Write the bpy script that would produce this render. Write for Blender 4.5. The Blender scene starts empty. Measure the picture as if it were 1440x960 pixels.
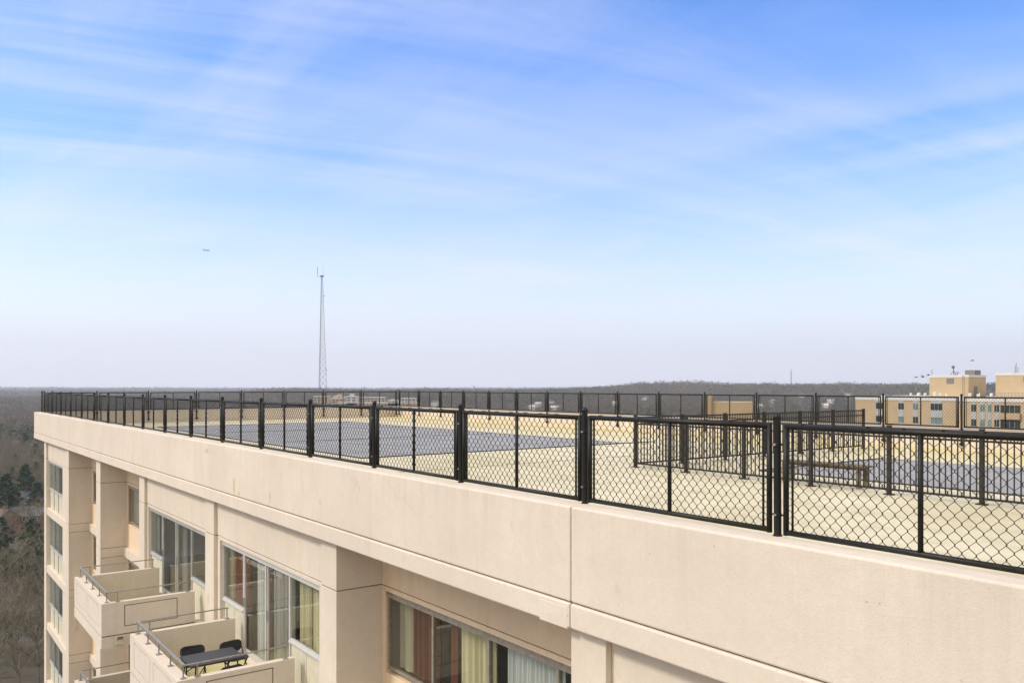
import bpy, math, random
import numpy as np
from mathutils import Vector

random.seed(7); rng = np.random.default_rng(7)
S = bpy.context.scene
COL = S.collection
F = 1173.0                 # focal length in photo pixels
CAMZ = 50.0                # camera height above the ground
C_, S_ = 0.5988, 0.8009    # the roof building stands 53 degrees off the view axis
ROT = math.atan2(-S_, C_)

# ------------------------------------------------------------------ materials
def mat(name):
    m = bpy.data.materials.new(name); m.use_nodes = True
    nt = m.node_tree; nt.nodes.clear()
    out = nt.nodes.new('ShaderNodeOutputMaterial')
    return m, nt, out

def N(nt, t, **kw):
    n = nt.nodes.new(t)
    for k, v in kw.items():
        if k.startswith('i_'):
            n.inputs[k[2:].replace('_', ' ')].default_value = v
        else: setattr(n, k, v)
    return n

def ramp(nt, src, stops):
    r = nt.nodes.new('ShaderNodeValToRGB')
    e = r.color_ramp.elements
    while len(e) < len(stops): e.new(0.5)
    for i, (p, c) in enumerate(stops):
        e[i].position = p
        e[i].color = (c, c, c, 1) if not hasattr(c, '__len__') else (*c, 1)
    nt.links.new(src, r.inputs[0]); return r.outputs[0]

def mixc(nt, fac, a, b, mode='MIX'):
    m = nt.nodes.new('ShaderNodeMix'); m.data_type = 'RGBA'; m.blend_type = mode
    for sock, v in ((m.inputs[0], fac), (m.inputs[6], a), (m.inputs[7], b)):
        if isinstance(v, bpy.types.NodeSocket): nt.links.new(v, sock)
        elif hasattr(v, '__len__'): sock.default_value = (*v, 1) if len(v) == 3 else v
        else: sock.default_value = v
    return m.outputs[2]

def coords(nt, scale=(1, 1, 1), kind='Object', rot=(0, 0, 0)):
    tc = nt.nodes.new('ShaderNodeTexCoord'); mp = nt.nodes.new('ShaderNodeMapping')
    mp.inputs['Scale'].default_value = scale; mp.inputs['Rotation'].default_value = rot
    nt.links.new(tc.outputs[kind], mp.inputs[0]); return mp.outputs[0]

def noise(nt, vec, scale, detail=4, rough=0.55, dist=0.0):
    n = N(nt, 'ShaderNodeTexNoise'); n.inputs['Scale'].default_value = scale
    n.inputs['Detail'].default_value = detail; n.inputs['Roughness'].default_value = rough
    n.inputs['Distortion'].default_value = dist
    nt.links.new(vec, n.inputs['Vector']); return n.outputs['Fac']

def principled(nt, out, col, rough=0.7, metal=0.0, spec=0.5, bump=None, bs=0.3, bd=0.01):
    p = nt.nodes.new('ShaderNodeBsdfPrincipled')
    if isinstance(col, bpy.types.NodeSocket): nt.links.new(col, p.inputs['Base Color'])
    else: p.inputs['Base Color'].default_value = (*col, 1)
    if isinstance(rough, bpy.types.NodeSocket): nt.links.new(rough, p.inputs['Roughness'])
    else: p.inputs['Roughness'].default_value = rough
    p.inputs['Metallic'].default_value = metal
    p.inputs['Specular IOR Level'].default_value = spec
    if bump is not None:
        b = nt.nodes.new('ShaderNodeBump'); b.inputs['Strength'].default_value = bs
        b.inputs['Distance'].default_value = bd
        nt.links.new(bump, b.inputs['Height']); nt.links.new(b.outputs[0], p.inputs['Normal'])
    nt.links.new(p.outputs[0], out.inputs[0]); return p

def plain(name, col, rough=0.6, metal=0.0, var=0.25, scale=6.0, spec=0.4):
    m, nt, out = mat(name)
    v = coords(nt); n = noise(nt, v, scale)
    d = tuple(c * (1 - var) for c in col); l = tuple(min(1, c * (1 + var * .6)) for c in col)
    c = ramp(nt, n, [(0.25, d), (0.75, l)])
    principled(nt, out, c, rough, metal, spec, n, 0.15, 0.004); return m

def mth2(nt, x):
    m_ = N(nt, 'ShaderNodeMath', operation='MULTIPLY'); m_.inputs[1].default_value = 0.38; nt.links.new(x, m_.inputs[0]); return m_.outputs[0]
RUST = [(19.75, -1.50, .22, .08, .6), (17.85, -2.12, .07, .22, .75), (15.75, -2.14, .06, .16, .8), (17.55, -2.26, .12, .06, .7), (13.4, -2.0, .05, .12, .5)]
def concrete(name, base, dirt=0.3, rust=True, fascia=False, pits=True):
    m, nt, out = mat(name)
    v = coords(nt)
    big = noise(nt, v, 0.55, 5, 0.6)
    mid = noise(nt, v, 4.0, 5, 0.62)
    fine = noise(nt, v, 60.0, 3, 0.6)
    streak = noise(nt, coords(nt, (5.0, 5.0, 0.22)), 1.0, 6, 0.68)
    c = ramp(nt, big, [(0.28, tuple(x * 0.90 for x in base)), (0.72, tuple(min(1, x * 1.05) for x in base))])
    c = mixc(nt, ramp(nt, mid, [(0.40, 0.0), (0.70, 0.42)]), c, tuple(x * 0.86 for x in base))
    c = mixc(nt, ramp(nt, streak, [(0.52, 0.0), (0.78, dirt)]), c, (base[0] * .62, base[1] * .58, base[2] * .50))
    if rust:
        r1 = noise(nt, coords(nt, (2.2, 2.2, 0.8)), 1.3, 5, 0.6)
        c = mixc(nt, ramp(nt, r1, [(0.665, 0.0), (0.76, 0.60)]), c, (0.48, 0.29, 0.13))
    if pits:
        vo = N(nt, 'ShaderNodeTexVoronoi'); vo.inputs['Scale'].default_value = 7.0
        nt.links.new(v, vo.inputs['Vector'])
        pit = ramp(nt, vo.outputs['Distance'], [(0.03, 1.0), (0.08, 0.0)])
        keep = ramp(nt, noise(nt, v, 1.7, 2), [(0.45, 0.0), (0.56, 0.85)])
        mm = N(nt, 'ShaderNodeMath', operation='MULTIPLY')
        nt.links.new(pit, mm.inputs[0]); nt.links.new(keep, mm.inputs[1])
        c = mixc(nt, mm.outputs[0], c, tuple(x * 0.42 for x in base))
    if fascia:
        # drips that start under the coping, hairline cracks, and mended patches
        sx = N(nt, 'ShaderNodeSeparateXYZ'); nt.links.new(v, sx.inputs[0])
        mr = N(nt, 'ShaderNodeMapRange'); mr.inputs['From Min'].default_value = -2.1; mr.inputs['From Max'].default_value = -1.33
        nt.links.new(sx.outputs[2], mr.inputs['Value'])
        dr = ramp(nt, noise(nt, coords(nt, (9.0, 9.0, 0.12)), 1.0, 5, 0.7), [(0.50, 0.0), (0.70, 1.0)])
        m1 = N(nt, 'ShaderNodeMath', operation='MULTIPLY'); nt.links.new(dr, m1.inputs[0]); nt.links.new(ramp(nt, mr.outputs[0], [(0.0, 0.0), (1.0, 0.20)]), m1.inputs[1])
        c = mixc(nt, m1.outputs[0], c, (base[0] * .56, base[1] * .53, base[2] * .47))
        ve = N(nt, 'ShaderNodeTexVoronoi'); ve.feature = 'DISTANCE_TO_EDGE'; ve.inputs['Scale'].default_value = 0.33
        va = N(nt, 'ShaderNodeVectorMath', operation='MULTIPLY_ADD'); va.inputs[1].default_value = (.5, .5, .5)
        nz = N(nt, 'ShaderNodeTexNoise'); nz.inputs['Scale'].default_value = 1.5; nz.inputs['Detail'].default_value = 6
        nt.links.new(v, nz.inputs['Vector']); nt.links.new(nz.outputs['Color'], va.inputs[0]); nt.links.new(v, va.inputs[2])
        nt.links.new(va.outputs[0], ve.inputs['Vector'])
        ck = ramp(nt, ve.outputs['Distance'], [(0.0, 1.0), (0.0035, 0.0)])
        km = ramp(nt, noise(nt, v, 0.5, 2), [(0.52, 0.0), (0.60, 0.22)])
        m2 = N(nt, 'ShaderNodeMath', operation='MULTIPLY'); nt.links.new(ck, m2.inputs[0]); nt.links.new(km, m2.inputs[1])
        c = mixc(nt, m2.outputs[0], c, tuple(x * .45 for x in base))
        pt = ramp(nt, noise(nt, coords(nt, (0.35, 0.35, 1.1)), 1.0, 2, 0.4, 0.3), [(0.56, 0.0), (0.60, 0.12)])
        c = mixc(nt, pt, c, tuple(min(1, x * 1.10) for x in base))
    if fascia:
        for (su, sz, ru, rz, am) in RUST:
            va2 = N(nt, 'ShaderNodeVectorMath', operation='MULTIPLY_ADD'); va2.inputs[1].default_value = (1 / ru, 0, 1 / rz); va2.inputs[2].default_value = (su / ru, 0, -sz / rz)
            nt.links.new(v, va2.inputs[0]); ln = N(nt, 'ShaderNodeVectorMath', operation='LENGTH'); nt.links.new(va2.outputs[0], ln.inputs[0])
            ad2 = N(nt, 'ShaderNodeMath', operation='MULTIPLY_ADD'); ad2.inputs[1].default_value = 2.4
            nt.links.new(noise(nt, v, 9.0, 4, .7), ad2.inputs[0]); nt.links.new(ln.outputs['Value'], ad2.inputs[2])
            c = mixc(nt, ramp(nt, ad2.outputs[0], [(0.0, am), (1.0, am)]) if False else ramp(nt, mth2(nt, ad2.outputs[0]), [(0.50, am), (0.85, 0.0)]), c, (0.50, 0.30, 0.12))
    hh = N(nt, 'ShaderNodeMath', operation='MULTIPLY_ADD'); hh.inputs[1].default_value = 1.6
    nt.links.new(mid, hh.inputs[0]); nt.links.new(fine, hh.inputs[2])
    c = mixc(nt, ramp(nt, fine, [(0.34, 0.22), (0.52, 0.0)]), c, tuple(x * .68 for x in base))
    c = mixc(nt, ramp(nt, noise(nt, v, 13.0, 6, 0.7), [(0.42, 0.0), (0.66, 0.30)]), c, (base[0] * .84, base[1] * .81, base[2] * .76))
    principled(nt, out, c, 0.88, 0, 0.25, hh.outputs[0], 0.32, 0.006)
    return m

M = {}
M['paint'] = concrete('painted_concrete', (0.68, 0.60, 0.495), dirt=0.26, fascia=False)
M['paint_light'] = concrete('painted_concrete_parapet', (0.69, 0.61, 0.51), dirt=0.22, fascia=True)
M['paint_bal'] = concrete('painted_concrete_balcony', (0.685, 0.615, 0.52), dirt=0.28, rust=False)
M['joint'] = plain('joint_shadow_gap', (0.22, 0.17, 0.11), 0.9)
M['paint_bounce'] = concrete('painted_concrete_bounce_lit', (0.76, 0.60, 0.42), dirt=0.30)  # recess walls: warm bounce light put into the paint colour
M['edge'] = plain('black_edge_strip', (0.06, 0.06, 0.055), 0.7)
M['inner'] = concrete('parapet_inner_face', (0.66, 0.58, 0.475), dirt=0.35, rust=False)
M['panel'] = plain('spandrel_panel', (0.60, 0.56, 0.43), 0.55, var=0.12)
M['alu'] = plain('aluminium_frame', (0.50, 0.50, 0.47), 0.42, 0.35, 0.15)
M['alu_white'] = plain('white_frame', (0.52, 0.51, 0.49), 0.4, 0.0, 0.10)
M['bronze'] = plain('weathered_bronze_frame', (0.30, 0.265, 0.215), 0.5, 0.2, 0.3, 12)
M['rail'] = plain('galvanised_rail', (0.36, 0.34, 0.31), 0.5, 0.5, 0.3, 15)
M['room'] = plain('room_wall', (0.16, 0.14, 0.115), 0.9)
M['black'] = plain('black_vinyl_coat', (0.012, 0.0115, 0.008), 0.5, 0.0, 0.5, 20, 0.3)
M['picket'] = plain('bronze_black_picket', (0.026, 0.022, 0.015), 0.55, 0.0, 0.35, 14, 0.3)
M['wire'] = plain('black_wire', (0.014, 0.0135, 0.01), 0.55, 0.0, 0.3, 30, 0.3)
M['steel'] = plain('bright_clamp', (0.45, 0.46, 0.46), 0.35, 0.7, 0.2)
M['tower'] = plain('tower_steel', (0.16, 0.16, 0.17), 0.6, 0.2, 0.2, 0.4)
M['wood'] = plain('weathered_wood', (0.19, 0.15, 0.095), 0.8, 0, 0.4, 14)
M['plastic'] = plain('black_plastic', (0.022, 0.025, 0.03), 0.42, 0, 0.3, 9, 0.5)
M['tabletop'] = plain('dark_table_top', (0.035, 0.042, 0.05), 0.45, 0, 0.25, 9, 0.5)
M['yellow_floor'] = plain('yellow_floor_paint', (0.55, 0.49, 0.25), 0.75, 0, 0.2, 3)
M['tan'] = concrete('tan_brick', (0.50, 0.385, 0.24), dirt=0.25, rust=False, pits=False)
M['tan_dark'] = concrete('tan_brick_dark', (0.46, 0.35, 0.215), dirt=0.25, rust=False, pits=False)
M['white'] = plain('white_paint', (0.62, 0.60, 0.56), 0.7, 0, 0.10, 1.0)
M['grey_panel'] = plain('grey_panel', (0.40, 0.41, 0.40), 0.6, 0, 0.12, 1.0)
M['dark_glass'] = plain('dark_window_glass', (0.03, 0.045, 0.045), 0.12, 0, 0.5, 0.6, 0.6)
M['teal_glass'] = plain('curtained_window_glass', (0.17, 0.24, 0.23), 0.15, 0, 0.5, 0.6, 0.6)
M['grey'] = plain('grey_metal', (0.20, 0.19, 0.18), 0.6, 0.2, 0.2, 1.0)
M['brick'] = plain('red_brick', (0.20, 0.085, 0.055), 0.9, 0, 0.3, 1.0)
M['roof_grey'] = plain('grey_shingle', (0.13, 0.135, 0.15), 0.9, 0, 0.3, 0.8)
M['roof_brown'] = plain('brown_shingle', (0.15, 0.11, 0.085), 0.9, 0, 0.3, 0.8)
M['far_tan'] = plain('far_tan_wall', (0.50, 0.40, 0.28), 0.85, 0, 0.15, 0.08)
M['far_white'] = plain('far_white_wall', (0.56, 0.54, 0.50), 0.85, 0, 0.10, 0.08)
M['bird'] = plain('dark_feathers', (0.03, 0.03, 0.035), 0.8)
M['plane'] = plain('aircraft_grey', (0.16, 0.18, 0.24), 0.5, 0.1, 0.2, 0.2)
M['road'] = plain('asphalt', (0.10, 0.10, 0.098), 0.9, 0, 0.25, 0.15)
M['bark'] = plain('grey_bark', (0.17, 0.145, 0.11), 0.95, 0, 0.4, 1.5)
M['twig'] = plain('bare_twigs', (0.185, 0.165, 0.112), 0.95, 0, 0.45, 0.5)
M['twig_warm'] = plain('bare_twigs_russet', (0.19, 0.16, 0.108), 0.95, 0, 0.45, 0.5)
M['twig_far'] = plain('far_bare_woodland', (0.14, 0.118, 0.08), 0.95, 0, 0.5, 0.05)
M['needle'] = plain('evergreen_needles', (0.024, 0.052, 0.024), 0.85, 0, 0.5, 0.8)
M['needle2'] = plain('evergreen_needles_olive', (0.040, 0.066, 0.028), 0.85, 0, 0.5, 0.8)

def glass():
    m, nt, out = mat('window_glass')
    fr = N(nt, 'ShaderNodeFresnel')
    ge = N(nt, 'ShaderNodeNewGeometry'); io = N(nt, 'ShaderNodeMapRange')     # same reflectance from both sides of the sheet
    io.inputs['To Min'].default_value = 1.55; io.inputs['To Max'].default_value = 1 / 1.55
    nt.links.new(ge.outputs['Backfacing'], io.inputs['Value']); nt.links.new(io.outputs[0], fr.inputs['IOR'])
    tr = N(nt, 'ShaderNodeBsdfTransparent'); tr.inputs[0].default_value = (0.90, 0.915, 0.90, 1)
    gl = N(nt, 'ShaderNodeBsdfGlossy'); gl.inputs['Roughness'].default_value = 0.015
    gl.inputs[0].default_value = (0.9, 0.95, 0.95, 1)
    b = N(nt, 'ShaderNodeBump'); b.inputs['Strength'].default_value = 0.03; b.inputs['Distance'].default_value = 0.02
    nt.links.new(noise(nt, coords(nt), 2.0, 2), b.inputs['Height']); nt.links.new(b.outputs[0], gl.inputs['Normal'])
    mx = N(nt, 'ShaderNodeMixShader')
    nt.links.new(fr.outputs[0], mx.inputs[0]); nt.links.new(tr.outputs[0], mx.inputs[1]); nt.links.new(gl.outputs[0], mx.inputs[2])
    nt.links.new(mx.outputs[0], out.inputs[0]); return m
M['glass'] = glass()

def cloth(name, col, tr=0.3):
    m, nt, out = mat(name)
    n = noise(nt, coords(nt, (14, 14, 0.6)), 1.0, 3)
    c = ramp(nt, n, [(0.3, tuple(x * .78 for x in col)), (0.7, col)])
    principled(nt, out, c, 0.9, 0, 0.1); return m
M['c_yellow'] = cloth('cream_drape', (0.86, 0.78, 0.52))
M['c_white'] = cloth('white_blind', (0.84, 0.86, 0.85))
M['c_red'] = cloth('red_curtain', (0.27, 0.055, 0.04))
M['c_brown'] = cloth('brown_red_curtain', (0.19, 0.068, 0.042))
M['c_grey'] = cloth('grey_curtain', (0.44, 0.43, 0.42))
M['c_green'] = cloth('olive_curtain', (0.50, 0.46, 0.34))
M['c_pale'] = cloth('pale_curtain', (0.50, 0.56, 0.52))

def deck_mat():
    m, nt, out = mat('roof_deck_coating')
    v = coords(nt); big = noise(nt, v, 0.22, 6, 0.62, 0.4); mid = noise(nt, v, 1.6, 6, 0.65); fine = noise(nt, v, 35, 3)
    c = ramp(nt, big, [(0.30, (0.52, 0.46, 0.29)), (0.55, (0.62, 0.56, 0.395)), (0.75, (0.665, 0.61, 0.465))])
    c = mixc(nt, ramp(nt, mid, [(0.45, 0.0), (0.68, 0.62)]), c, (0.42, 0.385, 0.24))
    c = mixc(nt, ramp(nt, noise(nt, v, 6.0, 5, .7), [(0.60, 0.0), (0.72, 0.25)]), c, (0.33, 0.31, 0.20))
    # yellow growth where water stands along the far wall
    sx = N(nt, 'ShaderNodeSeparateXYZ'); nt.links.new(v, sx.inputs[0])
    ad = N(nt, 'ShaderNodeMath', operation='MULTIPLY_ADD'); ad.inputs[1].default_value = 5.0
    nt.links.new(mid, ad.inputs[0]); nt.links.new(sx.outputs[1], ad.inputs[2])
    mr = N(nt, 'ShaderNodeMapRange'); mr.inputs['From Min'].default_value = 23.5; mr.inputs['From Max'].default_value = 28.6
    nt.links.new(ad.outputs[0], mr.inputs['Value'])
    c = mixc(nt, ramp(nt, mr.outputs[0], [(0.0, 0.0), (0.5, 0.35), (1.0, 0.6)]), c, (0.60, 0.49, 0.19))
    principled(nt, out, c, 0.75, 0, 0.25, fine, 0.3, 0.004); return m
M['deck'] = deck_mat()

def cover_mat():
    m, nt, out = mat('grey_cover_sheet')
    v = coords(nt); big = noise(nt, v, 0.5, 5, 0.6); st = noise(nt, coords(nt, (0.3, 3.0, 1)), 1.0, 4)
    c = ramp(nt, big, [(0.3, (0.25, 0.24, 0.215)), (0.7, (0.335, 0.32, 0.285))])
    c = mixc(nt, ramp(nt, st, [(0.5, 0.0), (0.7, 0.35)]), c, (0.18, 0.175, 0.185))
    r = ramp(nt, noise(nt, v, 0.9, 3), [(0.35, 0.32), (0.65, 0.60)])
    principled(nt, out, c, r, 0, 0.14, noise(nt, v, 3.0, 3), 0.06, 0.01); return m
M['cover'] = cover_mat()

def ground_mat():
    m, nt, out = mat('leaf_litter_ground')
    v = coords(nt)
    n = noise(nt, v, 0.02, 8, 0.7); n2 = noise(nt, v, 0.22, 5, 0.65)
    c = ramp(nt, n, [(0.3, (0.060, 0.060, 0.040)), (0.55, (0.105, 0.090, 0.066)), (0.75, (0.13, 0.112, 0.085))])
    c = mixc(nt, ramp(nt, n2, [(0.45, 0.0), (0.7, 0.5)]), c, (0.055, 0.05, 0.036))
    principled(nt, out, c, 0.98, 0, 0.1); return m
M['ground'] = ground_mat()

# ------------------------------------------------------------------ mesh builder
class MB:
    def __init__(s): s.v = []; s.f = []
    def add(s, vs, fs):
        o = len(s.v); s.v += [tuple(p) for p in vs]; s.f += [tuple(i + o for i in q) for q in fs]
    def box(s, x0, x1, y0, y1, z0, z1):
        if x0 > x1: x0, x1 = x1, x0
        if y0 > y1: y0, y1 = y1, y0
        if z0 > z1: z0, z1 = z1, z0
        s.add([(x0,y0,z0),(x1,y0,z0),(x1,y1,z0),(x0,y1,z0),(x0,y0,z1),(x1,y0,z1),(x1,y1,z1),(x0,y1,z1)],
              [(0,3,2,1),(4,5,6,7),(0,1,5,4),(1,2,6,5),(2,3,7,6),(3,0,4,7)])
        return s
    def B(s, u0, u1, v0, v1, z0, z1):            # box in the roof building's own axes, heights from eye level
        return s.box(-u1, -u0, v0, v1, z0 + CAMZ, z1 + CAMZ)
    def tube(s, p, q, r, n=8, r2=None, cap=True):
        p = Vector(p); q = Vector(q); d = (q - p)
        if d.length < 1e-6: return s
        d.normalize(); a = d.orthogonal().normalized(); b = d.cross(a); r2 = r if r2 is None else r2
        vs = []
        for c, rr in ((p, r), (q, r2)):
            for i in range(n):
                t = 2 * math.pi * i / n; vs.append(c + a * (rr * math.cos(t)) + b * (rr * math.sin(t)))
        fs = [(i, (i + 1) % n, n + (i + 1) % n, n + i) for i in range(n)]
        if cap: fs += [tuple(range(n - 1, -1, -1)), tuple(range(n, 2 * n))]
        s.add(vs, fs); return s
    def lathe(s, c, prof, n=14):
        vs = []; c = Vector(c)
        for r, z in prof:
            for i in range(n):
                t = 2 * math.pi * i / n; vs.append(c + Vector((r * math.cos(t), r * math.sin(t), z)))
        fs = []
        for k in range(len(prof) - 1):
            for i in range(n):
                j = (i + 1) % n; fs.append((k*n+i, k*n+j, (k+1)*n+j, (k+1)*n+i))
        fs += [tuple(range(n - 1, -1, -1)), tuple((len(prof)-1)*n + i for i in range(n))]
        s.add(vs, fs); return s
    def build(s, name, m, parent=None, anchor=(0, 0, 0), bevel=0, smooth=False):
        me = bpy.data.meshes.new(name)
        ax, ay, az = anchor
        me.from_pydata([(x-ax, y-ay, z-az) for x, y, z in s.v], [], s.f); me.update()
        me.materials.append(m)
        o = bpy.data.objects.new(name, me); COL.objects.link(o)
        if parent: o.parent = parent
        o.location = anchor
        if smooth:
            for p in me.polygons: p.use_smooth = True
        if bevel:
            b = o.modifiers.new('bevel', 'BEVEL'); b.width = bevel; b.segments = 2; b.limit_method = 'ANGLE'
        return o

def tag(o, label=None, cat=None, group=None, kind=None):
    if label: o['label'] = label
    if cat: o['category'] = cat
    if group: o['group'] = group
    if kind: o['kind'] = kind
    return o
def empty(name, loc=(0, 0, 0), rz=0.0, parent=None):
    o = bpy.data.objects.new(name, None); COL.objects.link(o); o.location = loc; o.rotation_euler = (0, 0, rz)
    o.empty_display_size = 0.5
    if parent: o.parent = parent
    return o
def dup(o, parent=None):
    c = o.copy(); COL.objects.link(c)
    if parent: c.parent = parent
    for ch in list(o.children): dup(ch, c)
    return c
def W(u, v, z):       # building axes -> world
    return Vector((-u * C_ + v * S_, u * S_ + v * C_, z + CAMZ))
def P(px, D, z=0.0):  # a direction in the view and a distance -> world
    return Vector(((px - 720) / F * D, D, z))

# ------------------------------------------------------------------ terrain
def sst(a, b, x):
    t = np.clip((x - a) / (b - a), 0, 1); return t * t * (3 - 2 * t)
def wob(x, y, sc, seed):
    r = np.random.default_rng(seed); o = 0
    for k in range(5):
        a = r.uniform(0, 6.28); ph = r.uniform(0, 6.28); fq = r.uniform(0.7, 1.6) / sc
        o = o + np.sin((x * math.cos(a) + y * math.sin(a)) * fq + ph)
    return o / 5
def elev(x, y):
    x = np.asarray(x, float); y = np.asarray(y, float)
    d = np.hypot(x, y); t = x / np.maximum(y, 1.0)
    front = sst(0, 300, y)
    px = 720 + F * np.clip(t, -2, 2)
    right = sst(760, 930, px); mid = sst(230, 420, px)
    h = wob(x, y, 260, 1) * 4 * sst(200, 900, d)
    h = h + np.exp(-((d - 2500) / 620) ** 2) * (6 + 20 * mid + 17 * right + (5 + 4 * right) * wob(x, y, 230, 2) + 5 * wob(x, y, 80, 12))
    h = h + np.exp(-((d - 4600) / 900) ** 2) * (8 + 5 * wob(x, y, 700, 3))
    h = h + sst(5600, 8600, d) * (6 + 6 * wob(x, y, 1500, 4))
    return h * front
def build_ground():
    g = np.sinh(np.linspace(-5.2, 5.2, 221)); g = g / g.max() * 11500
    X, Y = np.meshgrid(g, g); Z = elev(X, Y)
    n = len(g); v = np.stack([X, Y, Z], -1).reshape(-1, 3)
    i = np.arange(n * n).reshape(n, n)
    fs = np.stack([i[:-1, :-1], i[:-1, 1:], i[1:, 1:], i[1:, :-1]], -1).reshape(-1, 4)
    me = bpy.data.meshes.new('ground'); me.from_pydata(v.tolist(), [], fs.tolist()); me.materials.append(M['ground'])
    for p in me.polygons: p.use_smooth = True
    o = bpy.data.objects.new('ground', me); COL.objects.link(o); tag(o, kind='structure')
build_ground()
def gz(x, y): return float(elev(x, y))

# ------------------------------------------------------------------ the roof building
UE = 48.4; UR = -12.0            # ends of the roof slab
V0, V1, VW, V2, VB = 5.92, 6.04, 6.12, 6.90, 26.84
DECK = -1.96
bld = empty('apartment_building', (0, 0, 0), ROT)
tag(bld, 'long cream concrete apartment block with flat roof deck, recessed bays and balconies in the foreground', 'apartment building')
def part(mb, name, m, bevel=0, parent=None, anchor=None, smooth=False):
    if anchor is None: anchor = (0, 0, CAMZ)
    return mb.build(name, m, parent or bld, anchor, bevel, smooth)

ROOMV = 9.2
# body, roof slab, deck
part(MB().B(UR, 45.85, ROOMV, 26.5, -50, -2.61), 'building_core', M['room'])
part(MB().B(UR, UE - .02, V0 + .06, VB - .02, -2.60, DECK - 0.02), 'roof_slab', M['paint'])
part(MB().B(UR, UE - .38, V0 + .30, VB - .28, DECK - .015, DECK), 'roof_deck', M['deck'])
# deck expansion joints, a black bead
j = MB()
j.B(16.795, 16.815, 6.4, 20.9, DECK, DECK + .006)
part(j, 'deck_joint', M['joint'])
# parapets: near facade
def parapet_near():
    g = 0.006
    segs = [(UR, 6.86 - g), (6.86 + g, UE)]
    mb = MB()
    for k, (a, b) in enumerate(segs):
        mb.B(a, b, V0, V0 + .30, -2.335, -1.30)
        lo = 0.012
        mb.B(a, b, V0 - lo, V0 + .28, -2.62, -2.349)
    o = part(mb, 'parapet', M['paint_light'], 0.02)
    part(MB().B(UR, UE - .02, V0 + .03, V0 + .26, -2.5, -1.34), 'parapet_core', M['joint'])
    # ragged plaster patch below the joint and paint lip at the top
    part(MB().B(6.90, 7.38, V0 - .015, V0 + .1, -2.632, -2.40), 'repair_patch', M['paint_light'], 0.004)
parapet_near()
mb = MB().B(UE - .30, UE, V0 + .302, VB, -2.62, -1.30)
part(mb, 'parapet', M['inner'], 0.02)
mb = MB().B(UR, UE - .302, VB - .30, VB, -2.62, -1.30)
part(mb, 'parapet', M['inner'], 0.02)
# green algae line where the walls meet the deck
NST = 6; ST = 2.74
HEAD0, TOP0, BOT0 = -3.45, -5.78, -6.12
def slab_top(k): return TOP0 - ST * k
def slab_bot(k): return BOT0 - ST * k
def head(k): return HEAD0 if k == 0 else slab_bot(k - 1)
# piers with scored joints
piers = [(45.24, 45.9), (39.05, 39.75), (32.55, 33.30), (26.17, 26.80), (19.62, 20.28), (13.02, 13.64), (6.43, 6.99), (-.25, .40), (-6.8, -6.2)]
for a, b in piers:
    mb = MB(); zs = [-2.60, HEAD0]
    for k in range(NST): zs += [slab_top(k), slab_bot(k)]
    zs.append(-50)
    g = 0.009
    for z1, z0 in zip(zs[:-1], zs[1:]):
        mb.B(a, b, V1, ROOMV + .1, z0 + g, z1 - g)
    p = part(mb, 'pier', M['paint'], 0.008)
    part(MB().B(a + .014, b - .014, V1 + .014, ROOMV, -49.9, -2.61), 'pier_core', M['joint'], parent=p, anchor=(0, 0, 0)).location = (0, 0, -CAMZ)

# floors
for k in range(NST):
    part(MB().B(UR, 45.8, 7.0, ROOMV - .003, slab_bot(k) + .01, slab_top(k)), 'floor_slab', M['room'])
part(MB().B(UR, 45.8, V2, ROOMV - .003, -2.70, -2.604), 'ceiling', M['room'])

def curtain(win, u0, u1, v, z0, z1, m, waves=8, amp=.035):
    n = max(8, int(waves * 8)); vs = []; fs = []
    for i in range(n + 1):
        s = i / n; u = u0 + (u1 - u0) * s
        vv = v + amp * math.sin(s * waves * 2 * math.pi + 1.3 * math.sin(7 * s)) + .012 * math.sin(s * 31)
        vs += [(-u, vv, z0 + CAMZ), (-u, vv, z1 + CAMZ)]
    for i in range(n): fs.append((2*i, 2*i+1, 2*i+3, 2*i+2))
    mb = MB(); mb.add(vs, fs)
    o = mb.build('curtain', m, win, (0, 0, 0)); 
    for p in o.data.polygons: p.use_smooth = True
    return o

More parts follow.
